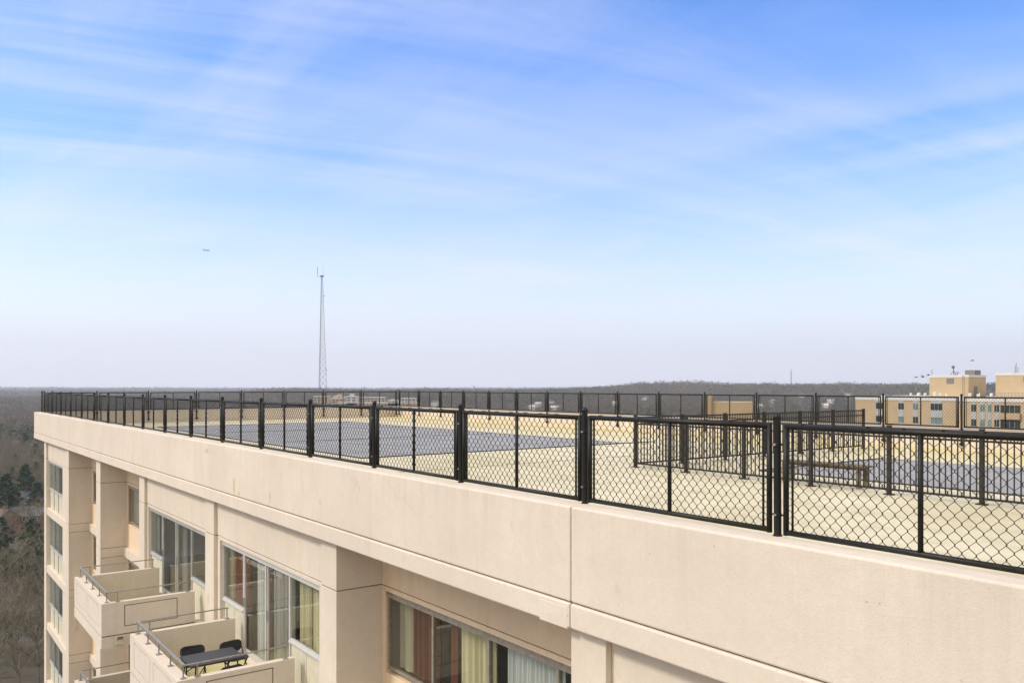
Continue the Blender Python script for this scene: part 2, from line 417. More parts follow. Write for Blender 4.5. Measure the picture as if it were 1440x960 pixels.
def window(cuts, v, z0, z1, fm, door=None, depth=.07, fw=.05, curt=(), spandrel=None, headh=.09, sill=True):
    """cuts: descending u of mullion centres; door: (i, j) panes between cuts i..j reach the floor"""
    ua, ub = cuts[0], cuts[-1]
    frame = MB()
    anchor = (-(ua + ub) / 2, v, (z0 + z1) / 2 + CAMZ)
    frame.B(ub, ua, v - .02, v + depth, z1 - headh, z1 - .002)
    if headh > .07: frame.B(ub, ua, v - .035, v + depth - .02, z1 - headh * .45, z1 - headh * .3)
    for i, c in enumerate(cuts):
        isd = door and (i in (door[0], door[1]))
        zb = spandrel if spandrel is not None else z0
        frame.B(c - fw / 2, c + fw / 2, v, v + depth, zb + .002, z1 - headh)
    for i in range(len(cuts) - 1):
        a, b = cuts[i + 1] + fw / 2, cuts[i] - fw / 2
        isd = door and door[0] <= i < door[1]
        zb = (spandrel if isd and spandrel is not None else z0)
        frame.B(a, b, v + .004, v + depth - .004, zb + .003, zb + .05)
    w = frame.build('window', fm, bld, anchor, 0)
    inv = Vector(anchor)
    for i in range(len(cuts) - 1):
        a, b = cuts[i + 1] + fw / 2 - .004, cuts[i] - fw / 2 + .004
        isd = door and door[0] <= i < door[1]
        zb = (spandrel if isd and spandrel is not None else z0) + .045
        off = .045 if (isd and (i - door[0]) % 2) else .025
        pb = MB().B(a, b, v + off, v + off + .008, zb, z1 - headh + .004)
        o = pb.build('pane', M['glass'], w); o.location = -inv
        if isd:
            sb = MB()
            for q in (a + .022, b - .022): sb.B(q - .022, q + .022, v + off - .012, v + off + .02, zb, z1 - headh)
            sb.B(a, b, v + off - .010, v + off + .018, zb, zb + .07)
            o = sb.build('sash', fm, w); o.location = -inv
            h = MB().B(b - .035, b - .015, v + off - .045, v + off - .014, z0 + .10, z0 + .30)
            o = h.build('handle', M['steel'], w); o.location = -inv
        elif spandrel is not None:
            mid = (a + b) / 2
            sp = MB().B(a, mid - .008, v + .03, v + .06, spandrel + .004, z0 - .002).B(mid + .008, b, v + .03, v + .06, spandrel + .004, z0 - .002)
            o = sp.build('spandrel_panel', M['panel'], w); o.location = -inv
            if sill:
                sl = MB().B(a - .01, b + .01, v - .03, v + .004, z0 - .022, z0 + .006)
                o = sl.build('sill', fm, w); o.location = -inv
    for u1, u0, m, wv in curt:
        zc = spandrel if spandrel is not None else z0
        o = curtain(w, u0, u1, v + .17 + random.uniform(0, .04), zc + .03, z1 - .05, m, wv)
        o.location = -inv
    return w

CUR = ['c_yellow', 'c_white', 'c_grey', 'c_green', 'c_pale', 'c_brown']
def rcurt(a, b, seed):
    r = random.Random(seed); out = []; u = a
    while u > b + .3:
        w = r.uniform(.5, 1.3); e = max(b, u - w)
        if r.random() < .6: out.append((u, e, M[r.choice(CUR)], max(2, int((u - e) * 6))))
        u = e - (r.uniform(.0, .7))
    return out

def bay(ua, ub, k, cuts, door, curt, fm, recess=False, seed=0):
    """ua > ub: bay between piers; wall above the window on the top storey, window, slab edge"""
    vw = V2 if recess else VW
    fv = vw + (.04 if recess else .06)
    z1 = head(k) - (.09 if recess or k == 0 else 0.0); z0 = -4.88 - ST * k; sp = slab_top(k)
    a, b = ua - .002, ub + .002
    wl = MB()
    if k == 0: wl.B(b, a, vw, vw + .14, HEAD0 + .009, -2.602)
    if z1 < head(k) - .01: wl.B(b, a, vw + .006, vw + .14, z1 + .001, head(k) - (.009 if k == 0 else 0))
    if cuts[0] < a - .03: wl.B(cuts[0] + .026, a, vw, vw + .14, sp + .002, z1 - .001)
    if cuts[-1] > b + .03: wl.B(b, cuts[-1] - .026, vw, vw + .14, sp + .002, z1 - .001)
    if recess: wl.B(cuts[-1] - .024, cuts[0] + .024, vw + .004, vw + .14, sp + .002, z0 - .06)
    part(wl, 'wall_panel', M['paint_bounce'] if recess else M['paint'], 0.004)
    vs = V1 + .02 if not recess else V2 - .10
    part(MB().B(b, a, vs, 7.02, slab_bot(k) + .001, slab_top(k) - .001), 'slab_edge', M['paint'], 0.006)
    window(cuts, fv, z0, z1, fm, door, curt=curt, spandrel=None if recess else sp, headh=.10 if k == 0 or recess else .06)

for k in range(5):
    top = k == 0
    # end bay
    bay(45.24, 39.75, k, [45.16, 43.95, 42.75, 41.15], None,
        [(45.1, 44.0, M['c_pale'], 5)] + ([] if top else rcurt(43.5, 41.3, 10 + k)), M['alu'])
    bay(39.05, 33.30, k, [38.68, 37.2, 35.8, 34.4], None, rcurt(38.5, 34.5, 20 + k), M['bronze'], True)
    bay(32.55, 26.80, k, [32.30, 30.8, 29.3, 27.8], None, [(32.2, 29.5, M['c_grey'], 10)] if top else rcurt(32.2, 28, 30 + k), M['bronze'], True)
    c1 = [(26.2, 25.75, M['c_pale'], 3), (23.3, 22.9, M['c_grey'], 3)] if top else rcurt(26.1, 20.5, 40 + k)
    bay(26.17, 20.28, k, [26.02, 24.74, 23.36, 21.92, 20.34], (1, 3), c1, M['alu'])
    if top:
        c2 = [(19.5, 19.05, M['c_green'], 3), (19.0, 18.1, M['c_red'], 5), (17.55, 17.15, M['c_white'], 3), (17.1, 16.8, M['c_brown'], 2),
              (16.6, 15.55, M['c_grey'], 7), (15.25, 14.75, M['c_yellow'], 4), (14.68, 14.4, M['c_yellow'], 2), (14.33, 13.9, M['c_yellow'], 3)]
    else: c2 = rcurt(19.4, 13.8, 50 + k)
    bay(19.62, 13.64, k, [19.40, 18.02, 16.70, 15.42, 13.92], (1, 3), c2, M['alu_white'])
    if top:
        c3 = [(12.75, 12.30, M['c_green'], 2), (12.28, 11.45, M['c_brown'], 5), (11.15, 10.95, M['c_brown'], 1), (10.85, 10.40, M['c_yellow'], 3),
              (10.36, 9.92, M['c_yellow'], 3), (9.6, 8.36, M['c_white'], 14), (8.25, 7.1, M['c_white'], 12)]
    else: c3 = rcurt(12.8, 7.2, 60 + k)
    bay(13.02, 6.99, k, [12.86, 11.40, 9.86, 8.30, 7.03], None, c3, M['bronze'], True)
    bay(6.43, .40, k, [6.3, 5.0, 3.6, 2.2, .5], (1, 3), rcurt(6.2, .6, 70 + k), M['alu'])

# balconies
def balcony(u0, u1, k, full=True):
    dz = -ST * k; zt, zf, zb = -5.05 + dz, slab_top(k) - .02, -6.09 + dz
    vf = 3.955; ve = V1 + .02
    mb = MB(); t = .014; g = .011
    anchor = (-(u0 + u1) / 2, vf, zf + CAMZ)
    # slab
    mb.B(u0, u1, vf, ve, zb, zf - .03)
    # front and side walls as cores with raised panels
    core = MB()
    core.B(u0 + t, u1 - t, vf + t, vf + .22 - t, zf - .029, zt - t)
    for a in (u0 + t, u1 - .13): core.B(a, a + .13 - t, vf + .21, ve, zf - .029, zt - t)
    def plates(fn, a, b, lo, hi, panels):
        """strips around recessed outlines; fn(a0,a1,z0,z1) adds one plate"""
        zlo, zhi = lo + .17, hi - .10
        fn(a, b, lo, zlo - g); fn(a, b, zhi + g, hi)
        cur = a
        for p0, p1 in panels:
            fn(cur, p0 - g, zlo - g, zhi + g); fn(p0 + g, p1 - g, zlo + g, zhi - g)
            cur = p1 + g
        fn(cur, b, zlo - g, zhi + g)
    lo, hi = zf + .0, zt
    w = u1 - u0
    plates(lambda a, b, z0, z1: mb.B(a, b, vf, vf + t, z0, z1), u0, u1, lo, hi, [(u0 + .35, u0 + w / 2 - .12), (u0 + w / 2 + .12, u1 - .35)])
    plates(lambda a, b, z0, z1: mb.B(u0, u0 + t, a, b, z0, z1), vf + t, ve, lo, hi, [(vf + .50, ve - .42)])
    mb.B(u1 - t, u1, vf + t, ve, lo, hi)
    # inner faces and coping
    mb.B(u0 + .14, u1 - .14, vf + .205, vf + .22, zf - .029, hi)
    mb.B(u0 + .126, u0 + .142, vf + .2205, ve, zf - .029, hi); mb.B(u1 - .142, u1 - .126, vf + .2205, ve, zf - .029, hi)
    mb.B(u0 + t, u1 - t, vf + t, vf + .205, hi - t, hi - .001)
    mb.B(u0 + t, u0 + .125, vf + .206, ve, hi - t, hi - .001); mb.B(u1 - .125, u1 - t, vf + .206, ve, hi - t, hi - .001)
    o = mb.build('balcony', M['paint_bal'], bld, anchor)
    def sub(m_, name, mt):
        q = m_.build(name, mt, o); q.location = -Vector(anchor); return q
    sub(core, 'groove_backing', M['joint'])
    sub(MB().B(u0 + .13, u1 - .13, vf + .22, ve, zf - .03, zf - .01), 'balcony_floor', M['yellow_floor'])
    rl = MB(); zr = zt + .235
    def L3(u, v, z): return (-u, v, z + CAMZ)
    vm = vf + .13
    rl.B(u0 + .06, u1 - .06, vm - .024, vm + .024, zr - .018, zr + .018)
    n = 5
    for i in range(n):
        u = u0 + .10 + (u1 - u0 - .2) * i / (n - 1)
        rl.tube(L3(u, vm, zt - .01), L3(u, vm, zr - .017), .014, 8); rl.B(u - .045, u + .045, vm - .045, vm + .045, zt, zt + .012)
    for u in (u0 + .07, u1 - .07):
        rl.tube(L3(u, vm + .02, zr), L3(u, ve - .13, zr), .015, 8)
        for v in (vf + .36, ve - .16):
            rl.tube(L3(u, v, zt - .01), L3(u, v, zr), .014, 8); rl.B(u - .045, u + .045, v - .045, v + .045, zt, zt + .012)
    sub(rl, 'railing', M['rail'])
    if full:
        d = MB().B(u0 - .10, u0 + .002, vf + .28, vf + .48, zf - .21, zf - .04)
        d.B(u0 - .13, u0 - .10, vf + .27, vf + .30, zf - .21, zf - .03).B(u0 - .13, u0 - .10, vf + .46, vf + .49, zf - .21, zf - .03)
        sub(d, 'drain_box', M['panel'])
        sub(MB().B(u0 - .115, u0 - .101, vf + .32, vf + .44, zf - .10, zf - .035), 'drain_opening', M['joint'])
    return o
for k in range(5):
    balcony(21.18, 24.68, k, k == 0)
    balcony(14.86, 18.32, k, False)
    balcony(1.5, 5.0, k, False)

# ------------------------------------------------------------------ chain-link fences
HP, HR = 1.05, .955      # post height, rail height above the parapet
def make_post(parent, low=0.0):
    mb = MB().tube((0, 0, -low), (0, 0, HP - .03), .033, 14)
    o = mb.build('post', M['black'], parent, smooth=False)
    MB().lathe((0, 0, HP - .035), [(.037, 0), (.038, .02), (.030, .04), (.012, .052), (.001, .055)], 14).build('post_cap', M['black'], o, smooth=True)
    fl = MB().lathe((0, 0, 0), [(.041, 0), (.041, .010), (.036, .014)], 14)
    if low: fl = MB().box(-.06, .06, -.036, .05, -low + .03, -low + .10).box(-.06, .06, -.036, .05, -.14, -.07)
    fl.build('post_base', M['black'], o)
    cl = MB()
    for z in (.17, .78):
        cl.lathe((0, 0, z), [(.035, 0), (.037, .003), (.037, .027), (.035, .03)], 14)
        cl.box(-.10, .10, -.010, -.004, z + .008, z + .024)
    cl.build('clamp', M['black'], o)
    bolt = MB()
    for z in (.17, .78): bolt.box(-.012, .012, -.046, -.034, z + .006, z + .024)
    bolt.build('bolt', M['steel'], o)
    return o
def make_panel(parent, L):
    a, b = .085, L - .085; zl = .045
    fr = MB()
    fr.tube((a, 0, .02), (a, 0, HR + .02), .025, 10).tube((b, 0, .02), (b, 0, HR + .02), .025, 10)
    fr.tube((a, 0, HR), (b, 0, HR), .026, 10); fr.tube((a, 0, zl), (b, 0, zl), .024, 10)
    fr.tube((L / 2, 0, zl), (L / 2, 0, HR), .021, 10)
    fr.box(a + .06, a + .068, -.012, .012, zl, HR).box(b - .068, b - .06, -.012, .012, zl, HR)
    o = fr.build('panel_frame', M['black'], parent, smooth=True)
    p, q = .098, .106; x0, x1, z0, z1 = a + .02, b - .02, zl, HR
    ms = MB(); r = .0030
    rows = int((z1 - z0) / (q / 2)); wires = int((x1 - x0) / (p / 2)); hw = (x1 - x0) / wires; hh = (z1 - z0) / rows
    rg = random.Random(3)
    for c in range(wires):                      # every wire zigzags and hooks into its neighbours
        pts = []; sag = rg.uniform(-.003, .003)
        for k in range(rows + 1):
            rt = (k + c) % 2; x = x0 + (c + rt) * hw + (.0035 if rt else -.0035) + sag * math.sin(math.pi * k / rows); z = z0 + k * hh + rg.uniform(-.0015, .0015)
            d = 1 if rt else -1; y = .004 * d
            for o_, f in ((-.0045, .002), (.0045, .002)):
                pts.append(Vector((x - d * f, y * .6, min(max(z + o_, z0), z1))))
        for m_ in range(len(pts) - 1):
            ms.tube(pts[m_], pts[m_ + 1], r, 4, cap=False)
    # tie loops curling over the top rail
    for i in range(int((x1 - x0) / (p * 3))):
        x = x0 + (i + .5) * p * 3
        ms.box(x - .004, x + .004, -.030, .030, HR + .022, HR + .030)
    ms.build('wire_mesh', M['wire'], o)
    return o
def chain_fence(name, label, anchor_uvz, direction, n, L, proto, flip=0):
    """direction: rotation about z (world) of the run"""
    t = empty(name, W(*anchor_uvz), direction); tag(t, label, 'chain-link fence')
    for i in range(n + 1):
        q = proto[0] if proto[0].parent is None else dup(proto[0], t)
        q.parent = t; q.location = (i * L, 0, 0); q.rotation_euler = (random.uniform(-.006, .006), random.uniform(-.008, .008), 0)
    for i in range(n):
        q = proto[1] if proto[1].parent is None else dup(proto[1], t)
        q.parent = t; q.location = (i * L, 0, random.uniform(-.004, .004)); q.rotation_euler = (0, 0, 0)
    return t
LP = 2.51
VF = 6.20
proto = [make_post(None), make_panel(None, LP)]
proto2 = [make_post(None, .55), proto[1]]
# near run starts at the end corner and comes towards the camera (local +x = towards smaller u)
chain_fence('chain_link_fence', 'black chain-link fence along the near edge of the roof, large in the foreground',
            (4.43 + LP * 17, VF, -1.30), ROT, 22, LP, proto)
chain_fence('chain_link_fence', 'black chain-link fence along the short end wall of the roof, nearest the radio tower',
            (UE - .36, 6.22 + 2.54 * 8, -1.295), ROT - math.pi / 2, 8, 2.54, proto2)
chain_fence('chain_link_fence', 'black chain-link fence on the far long parapet in front of the tan brick building',
            (12.27 + 2.525 * 14 + .02, 26.485, -1.295), ROT, 21, 2.525, proto2)

# ------------------------------------------------------------------ picket fence round the pool
t = empty('picket_fence', W(14.4, 14.5, DECK), ROT)
tag(t, 'dark picket fence with square posts turning a corner on the yellow roof deck', 'picket fence')
def picket_post(parent):
    mb = MB().box(-.034, .034, -.034, .034, 0, 1.235)
    o = mb.build('post', M['picket'], parent, bevel=.004)
    MB().box(-.040, .040, -.040, .040, 1.236, 1.256).build('post_cap', M['picket'], o, bevel=.006)
    MB().box(-.085, .085, -.06, .06, 0, .022).build('base_plate', M['picket'], o, bevel=.004)
    return o
def picket_panel(parent, L):
    mb = MB()
    for z in (.10, 1.05, 1.205): mb.box(.035, L - .035, -.018, .018, z - .018, z + .018)
    n = 15; pt = (L - .07) / n
    for i in range(n - 0):
        x = .035 + pt * (i + .5); mb.box(x - .009, x + .009, -.009, .009, .10, 1.20)
    return mb.build('picket_panel', M['picket'], parent)
pp, pl = picket_post(t), picket_panel(t, 1.6)
pl.location = (0, 0, 0)
for i in range(1, 11):
    q = dup(pp, t); q.location = (1.6 * i, 0, 0)
    if i < 10:
        q = dup(pl, t); q.location = (1.6 * i, 0, 0)
for i in range(6):
    q = dup(pl, t); q.location = (0, 1.68 * i, 0); q.rotation_euler = (0, 0, math.pi / 2); q.scale = (1.05, 1, 1)
    q = dup(pp, t); q.location = (0, 1.68 * (i + 1), 0)

# ------------------------------------------------------------------ covers on the deck
def cover(u0, u1, v0, v1, label):
    c = W((u0 + u1) / 2, (v0 + v1) / 2, DECK)
    nu, nv = 40, 20; vs = []; fs = []
    for i in range(nu + 1):
        for k in range(nv + 1):
            x = (i / nu - .5) * (u1 - u0); y = (k / nv - .5) * (v1 - v0)
            e = min(i, nu - i, k, nv - k)
            z = .0 if e == 0 else .035 + .006 * math.sin(x * 1.7 + y) + .004 * math.sin(y * 3.1 - x)
            vs.append((-x, y, z + .004))
    for i in range(nu):
        for k in range(nv):
            a = i * (nv + 1) + k; fs.append((a, a + 1, a + nv + 2, a + nv + 1))
    mb = MB(); mb.add(vs, fs)
    o = mb.build('pool_cover', M['cover'], None, (0, 0, 0), smooth=True); o.location = c; o.rotation_euler = (0, 0, ROT)
    tag(o, label, 'pool cover')
    hem = MB(); hw = .05
    hu, hv = (u1 - u0) / 2, (v1 - v0) / 2
    hem.box(-hu - .02, hu + .02, -hv - .04, -hv + .0, .003, .03).box(-hu - .02, hu + .02, hv, hv + .02, .003, .02)
    hem.box(-hu - .04, -hu - .021, -hv, hv, .003, .03).box(hu + .021, hu + .04, -hv, hv + 1.4, .003, .03)
    hem.build('edge_strip', M['edge'], o)
    seam = MB()
    for s in range(1, 3):
        x = -hu + 2 * hu * s / 3; seam.box(x - .015, x + .015, -hv + .6, hv - .6, .035, .052)
    seam.build('seam', M['grey'], o)
    return o
cover(20.6, 42.0, 10.3, 20.2, 'large flat blue-grey sheet covering the open half of the yellow roof deck')
cover(-6.0, 12.05, 16.2, 21.5, 'blue-grey pool cover inside the picket fence, behind the bench')

# ------------------------------------------------------------------ bench
b0 = W(9.6, 15.0, DECK)
bn = empty('wooden_bench', b0, ROT); tag(bn, 'long low brown wooden bench standing just behind the picket fence by the pool', 'bench')
mb = MB()
for y in (-.19, -.06, .07): mb.box(-.98, .92, y, y + .118, .40, .438)
mb.build('seat', M['wood'], bn, bevel=.006)
MB().box(-.95, .90, -.03, .03, .34, .398).build('rail', M['wood'], bn)
for x in (-.85, .80):
    for y in (-.15, .13):
        MB().box(x - .036, x + .036, y - .036, y + .036, 0, .398).build('leg', M['wood'], bn, bevel=.005)

# ------------------------------------------------------------------ table and chairs on the near balcony
FZ = -5.79
tb = empty('folding_table', W(15.88, 4.86, FZ), ROT); tag(tb, 'black folding table on the nearest balcony', 'table')
MB().box(-.36, .36, -.49, .49, .70, .74).build('tabletop', M['tabletop'], tb, bevel=.012)
for y in (-.38, .38):
    mb = MB()
    for s in (-1, 1):
        mb.tube((s * .28, y, .70), (s * .30, y * 1.08, 0), .014, 8); mb.tube((s * .28, y, .45), (s * .1, y * .3, .69), .009, 6)
    mb.tube((-.29, y * 1.02, .22), (.29, y * 1.02, .22), .011, 8)
    mb.build('leg_frame', M['plastic'], tb)
def make_chair():
    c = empty('folding_chair')
    def rr(w, h, d, rad, n=5):
        pts = []
        for cx, cy, a0 in ((w/2-rad, h/2-rad, 0), (-w/2+rad, h/2-rad, 90), (-w/2+rad, -h/2+rad, 180), (w/2-rad, -h/2+rad, 270)):
            for i in range(n + 1):
                a = math.radians(a0 + 90 * i / n); pts.append((cx + rad * math.cos(a), cy + rad * math.sin(a)))
        return pts
    pts = rr(.42, .40, .02, .09); n = len(pts)
    mb = MB(); mb.add([(x, y, .445 + .3 * (abs(x)) ** 2) for x, y in pts] + [(x, y, .465 + .3 * (abs(x)) ** 2) for x, y in pts],
           [tuple(range(n - 1, -1, -1)), tuple(range(n, 2 * n))] + [(i, (i+1) % n, n + (i+1) % n, n + i) for i in range(n)])
    mb.build('seat', M['plastic'], c)
    pts = rr(.46, .22, .02, .10)
    mb = MB(); f = lambda x, z, o: (x, -.24 - .12 * (z + .13) + o - .5 * x * x + .05, .63 + z)
    mb.add([f(x, z, 0) for x, z in pts] + [f(x, z, .02) for x, z in pts],
           [tuple(range(n)), tuple(range(2 * n - 1, n - 1, -1))] + [(i, n + i, n + (i+1) % n, (i+1) % n) for i in range(n)])
    mb.build('backrest', M['plastic'], c)
    for s in (-1, 1):
        MB().tube((s * .205, -.25, .70), (s * .205, .22, 0), .012, 8).build('leg', M['plastic'], c)
        MB().tube((s * .185, .12, .44), (s * .185, -.24, 0), .012, 8).build('leg', M['plastic'], c)
    MB().tube((-.2, .15, .12), (.2, .15, .12), .009, 6).build('stretcher', M['plastic'], c)
    return c
ch = make_chair()
lab = ['black folding chair against the far side of the balcony table, beside the balcony wall',
       'black folding chair on the far side of the dark table, nearest the balcony door', 'black folding chair tucked under the near long side of the dark balcony table']
for i, (u, v, r) in enumerate(((16.55, 4.72, 0), (16.42, 5.48, 0), (15.36, 4.95, 0))):
    q = ch if i == 0 else dup(ch)
    q.location = W(u, v, FZ); q.rotation_euler = (0, 0, ROT + (-math.pi / 2 if i < 2 else math.pi / 2) + (.12 if i else -.15))
    tag(q, lab[i], 'chair', 'folding chairs on the balcony')

# ------------------------------------------------------------------ stair tower behind the far fence
D = 62.0; px = D / F
def u_on(p, v):
    t_ = (p - 720) / F; return v / (S_ * t_ + C_) * (S_ - C_ * t_)
def v_on(p, u):
    t_ = (p - 720) / F; return u / (S_ - C_ * t_) * (S_ * t_ + C_)
c = P(1029, D)
st = empty('stair_tower', c, -math.atan2(c.x, c.y))
tag(st, 'small windowless beige stair tower showing above the far parapet, left of the tan brick building', 'stair tower')
kx = D / F * 1.05
MB().box(-26 * kx, 27 * kx, 0, 3, -.2, CAMZ - 22 * px).build('wall', M['tan'], st, bevel=.02)
MB().box(-34.5 * kx, -26.1 * kx, -.15, 3, -.2, CAMZ - 13.5 * px).build('pilaster', M['tan_dark'], st, bevel=.02)

# ------------------------------------------------------------------ tan brick apartment building
D = 168.0; s = D / F; VT = 166.0
UA = u_on(1275, VT)
tbu = empty('brick_apartment_building', W(UA, VT, -CAMZ), ROT)
tag(tbu, 'tan brick apartment building with white window panels and rooftop penthouses at the right', 'apartment building')
def tx(p, y=0.0): return UA - u_on(p, VT + y)
def tz(y): return CAMZ - (y - 543) * s
def tbox(mb, p0, p1, y0, y1, z0, z1, at=None):
    at = y0 if at is None else at
    return mb.box(tx(p0, at), tx(p1, at), y0, y1, z0, z1)
ZR = tz(563)
tbox(MB(), 1203, 1345, 0, 22, -.3, ZR).build('wall', M['tan'], tbu)
tbox(MB(), 1347, 1540, -3, 19, -.3, ZR).build('wall', M['tan'], tbu)
mb = MB(); tbox(mb, 1202.6, 1344.9, -.12, 22.1, ZR + .002, tz(557.5)); tbox(mb, 1346.8, 1540.5, -3.12, 19.1, ZR + .002, tz(557.5))
mb.build('roof_band', M['white'], tbu)
cols = [(1232, 1243, 0, 1), (1263.5, 1271, 0, 0), (1284, 1291, 0, 0), (1309, 1325, 0, 1)]
cols2 = [(1366, 1373, -3, 0), (1378.5, 1385, -3, 0), (1389.5, 1394, -3, 0), (1398.5, 1405, -3, 0), (1445, 1460, -3, 1), (1475, 1484, -3, 0)]
SH = 2.72
for p0, p1, yy, wide in cols + cols2:
    for k in range(6):
        zt, zb = tz(567.0) - k * SH, tz(576.4) - k * SH
        mb = MB(); tbox(mb, p0, p1, yy - .05, yy + .3, zb, zt, yy)
        w = mb.build('window', M['dark_glass'] if random.random() < .55 else M['teal_glass'], tbu)
        fr = MB(); c0, c1 = tx(p0, yy), tx(p1, yy)
        n = 3 if wide else 2
        for i in range(1, n):
            x = c0 + (c1 - c0) * i / n; fr.box(x - .02, x + .02, yy - .075, yy - .052, zb, zt)
        fr.box(c0, c1, yy - .088, yy - .054, zb, zb + .07)
        fr.build('frame', M['grey_panel'], w)
        mb = MB(); tbox(mb, p0, p1, yy - .07, yy + .2, zb - (SH - (zt - zb)) + .02, zb - .02, yy)
        mb.build('window_panel', M['grey_panel'], tbu)
    mb = MB(); tbox(mb, p0, p1, yy - .065, yy + .2, tz(567.0) + .02, ZR - .004, yy); mb.build('window_panel', M['grey_panel'], tbu)
# recessed balconies
for k in range(6):
    zt, zb = tz(567.0) - k * SH, tz(576.8) - k * SH
    mb = MB(); tbox(mb, 1407, 1435, -3.04, -2.5, zb, zt, -3); w = mb.build('loggia', M['dark_glass'], tbu)
    fr = MB()
    for p in (1413, 1420, 1427): fr.box(tx(p, -3) - .06, tx(p, -3) + .06, -3.08, -3.042, zb, zt)
    fr.build('post', M['grey'], w)
    mb = MB(); tbox(mb, 1406.5, 1435.5, -3.5, -3.01, zb - 1.15, zb - .005, -3); mb.build('balcony_wall', M['tan_dark'], tbu)
# penthouses
def penthouse(p0, pc, p1, y, top, capm):
    z0 = tz(557.5); ud = u_on(pc, VT + y); y1 = v_on(p1, ud) - VT
    x0, x1 = tx(p0, y), UA - ud
    o = MB().box(x0, x1, y, y1, z0, top - .45).build('penthouse', M['tan'], tbu)
    MB().box(x0 - .07, x1 + .07, y - .06, y1 + .06, top - .448, top).build('coping', capm, o)
    MB().box(x0 + (x1 - x0) * .45, x0 + (x1 - x0) * .63, y - .08, y + .1, top - 1.7, top - .7).build('louvre', M['grey'], o)
    MB().box(x1 + .001, x1 + .05, y + (y1 - y) * .3, y + (y1 - y) * .5, z0, z0 + 2.1).build('door', M['grey'], o)
    return o
penthouse(1307, 1362, 1386.5, 4, tz(527.3), M['white'])
penthouse(1400, 1490, 1520, 2, tz(525.5), M['white'])
mb = MB(); mb.box(tx(1357, 7), tx(1371, 7), 7, 9.5, tz(527.3), tz(520.5)); mb.build('cooling_unit', M['grey'], tbu)
for i, (p, h, w) in enumerate(((1281, 5.0, 3.6), (1292, 5.5, 4.6), (1301, 5, 4.2), (1315, 6.5, 5), (1322, 5, 3), (1331, 4.4, 3), (1364, 5.4, 4.2), (1375, 4.0, 3), (1377.5, 5.2, 2), (1394, 5.4, 4), (1290, 4, 2))):
    r = w / 2 * s; yv = 1.2 + (i % 3) * .7
    MB().lathe((tx(p, yv), yv, tz(557.5)), [(r * .8, 0), (r * .8, h * s * .55), (r, h * s * .6), (r, h * s * .9), (r * .6, h * s)], 10).build('roof_vent', M['white'], tbu)
# roof rail by the second penthouse
mb = MB()
for i in range(14): mb.tube((tx(1398 + i * 5, -1.5), -1.5, tz(557.5)), (tx(1398 + i * 5, -1.5), -1.5, tz(551.5)), .03, 5)
for y_ in (551.5, 554.5): mb.tube((tx(1398, -1.5), -1.5, tz(y_)), (tx(1463, -1.5), -1.5, tz(y_)), .035, 5)
mb.build('roof_railing', M['grey'], tbu)
# antennas
mb = MB(); zb = tz(527.5); X = tx(1341, 5)
mb.tube((X, 5, zb), (X, 5, tz(514)), .09, 6)
for dx in (-.65, .65): mb.tube((X + dx, 5, zb), (X, 5, tz(521)), .06, 5)
mb.tube((X, 6, zb), (X, 5, tz(520)), .06, 5); mb.tube((X + .8, 5, zb), (X + .8, 5, tz(523)), .06, 5); mb.box(X + .6, X + 1, 4.9, 5.1, tz(524.5), tz(523))
a = mb.build('antenna_mast', M['grey'], tbu)
MB().lathe((X, 4.8, tz(516.2)), [(.02, -.32), (.25, -.2), (.33, 0), (.25, .25), (.02, .32)], 10).build('antenna_dish', M['grey'], a)
for p, y0, y1 in ((1310.5, 528, 519), (1354, 557, 527.8), (1429, 525.5, 512), (1431.5, 525.5, 518), (1427.5, 525.5, 516)):
    yv = 3.7 if p == 1354 else 4.6; MB().tube((tx(p, yv), yv, tz(y0)), (tx(p, yv), yv, tz(y1)), .05, 5).build('whip_antenna', M['grey'], tbu)

# ------------------------------------------------------------------ radio tower
def lattice(name, px_, D, ytop, w0, w1, label, whips, n=26, r=.14, ybase=None):
    base = P(px_, D); base.z = gz(base.x, base.y) - .5
    t = empty(name, base); tag(t, label, 'radio tower')
    H = CAMZ - (ytop - 543) / F * D - base.z
    legs = [0, 2.094, 4.189]
    def pt(a, z):
        w = (w0 + (w1 - w0) * (z / H)) * .577
        return Vector((w * math.cos(a + .35), w * math.sin(a + .35), z))
    for a in legs: MB().tube(pt(a, 0), pt(a, H), r * 1.5, 6, r).build('leg', M['tower'], t)
    br = MB()
    zs = [H * (1 - (1 - i / n) ** 1.25) for i in range(n + 1)]
    for i in range(n):
        for k in range(3):
            a, b = legs[k], legs[(k + 1) % 3]
            br.tube(pt(a, zs[i]), pt(b, zs[i + 1]), r * .6, 4, cap=False); br.tube(pt(b, zs[i]), pt(a, zs[i + 1]), r * .6, 4, cap=False)
            br.tube(pt(a, zs[i + 1]), pt(b, zs[i + 1]), r * .6, 4, cap=False)
    br.build('bracing', M['tower'], t)
    return t, H, base
D = 820.
t, H, base = lattice('radio_tower', 452.5, D, 389, 11.0, 1.5, 'tall grey lattice radio tower on the left skyline, reaching high above the trees', None, 30, .14)
k = D / F
MB().box(-1.4, 1.9, -.6, .6, H - .2, H + 1.3).build('head_platform', M['tower'], t)
MB().tube((-4.2, 0, H - .2), (1.2, 0, H - .2), .12, 5).build('outrigger', M['tower'], t)
MB().tube((-4.2, 0, H - .3), (-4.2, 0, H + 1.5), .12, 5).tube((-4.2, 0, H + 1.5), (-4.2, 0, H + 9.5), .28, 6).build('dipole_antenna', M['tower'], t)
MB().tube((1.4, 0, H), (1.4, 0, H + 12.5), .13, 5, .06).build('whip_antenna', M['tower'], t)
MB().lathe((2.6, 0, H - 19), [(.05, -.6), (.5, -.4), (.6, 0), (.5, .4), (.05, .6)], 10).build('microwave_dish', M['tower'], t)
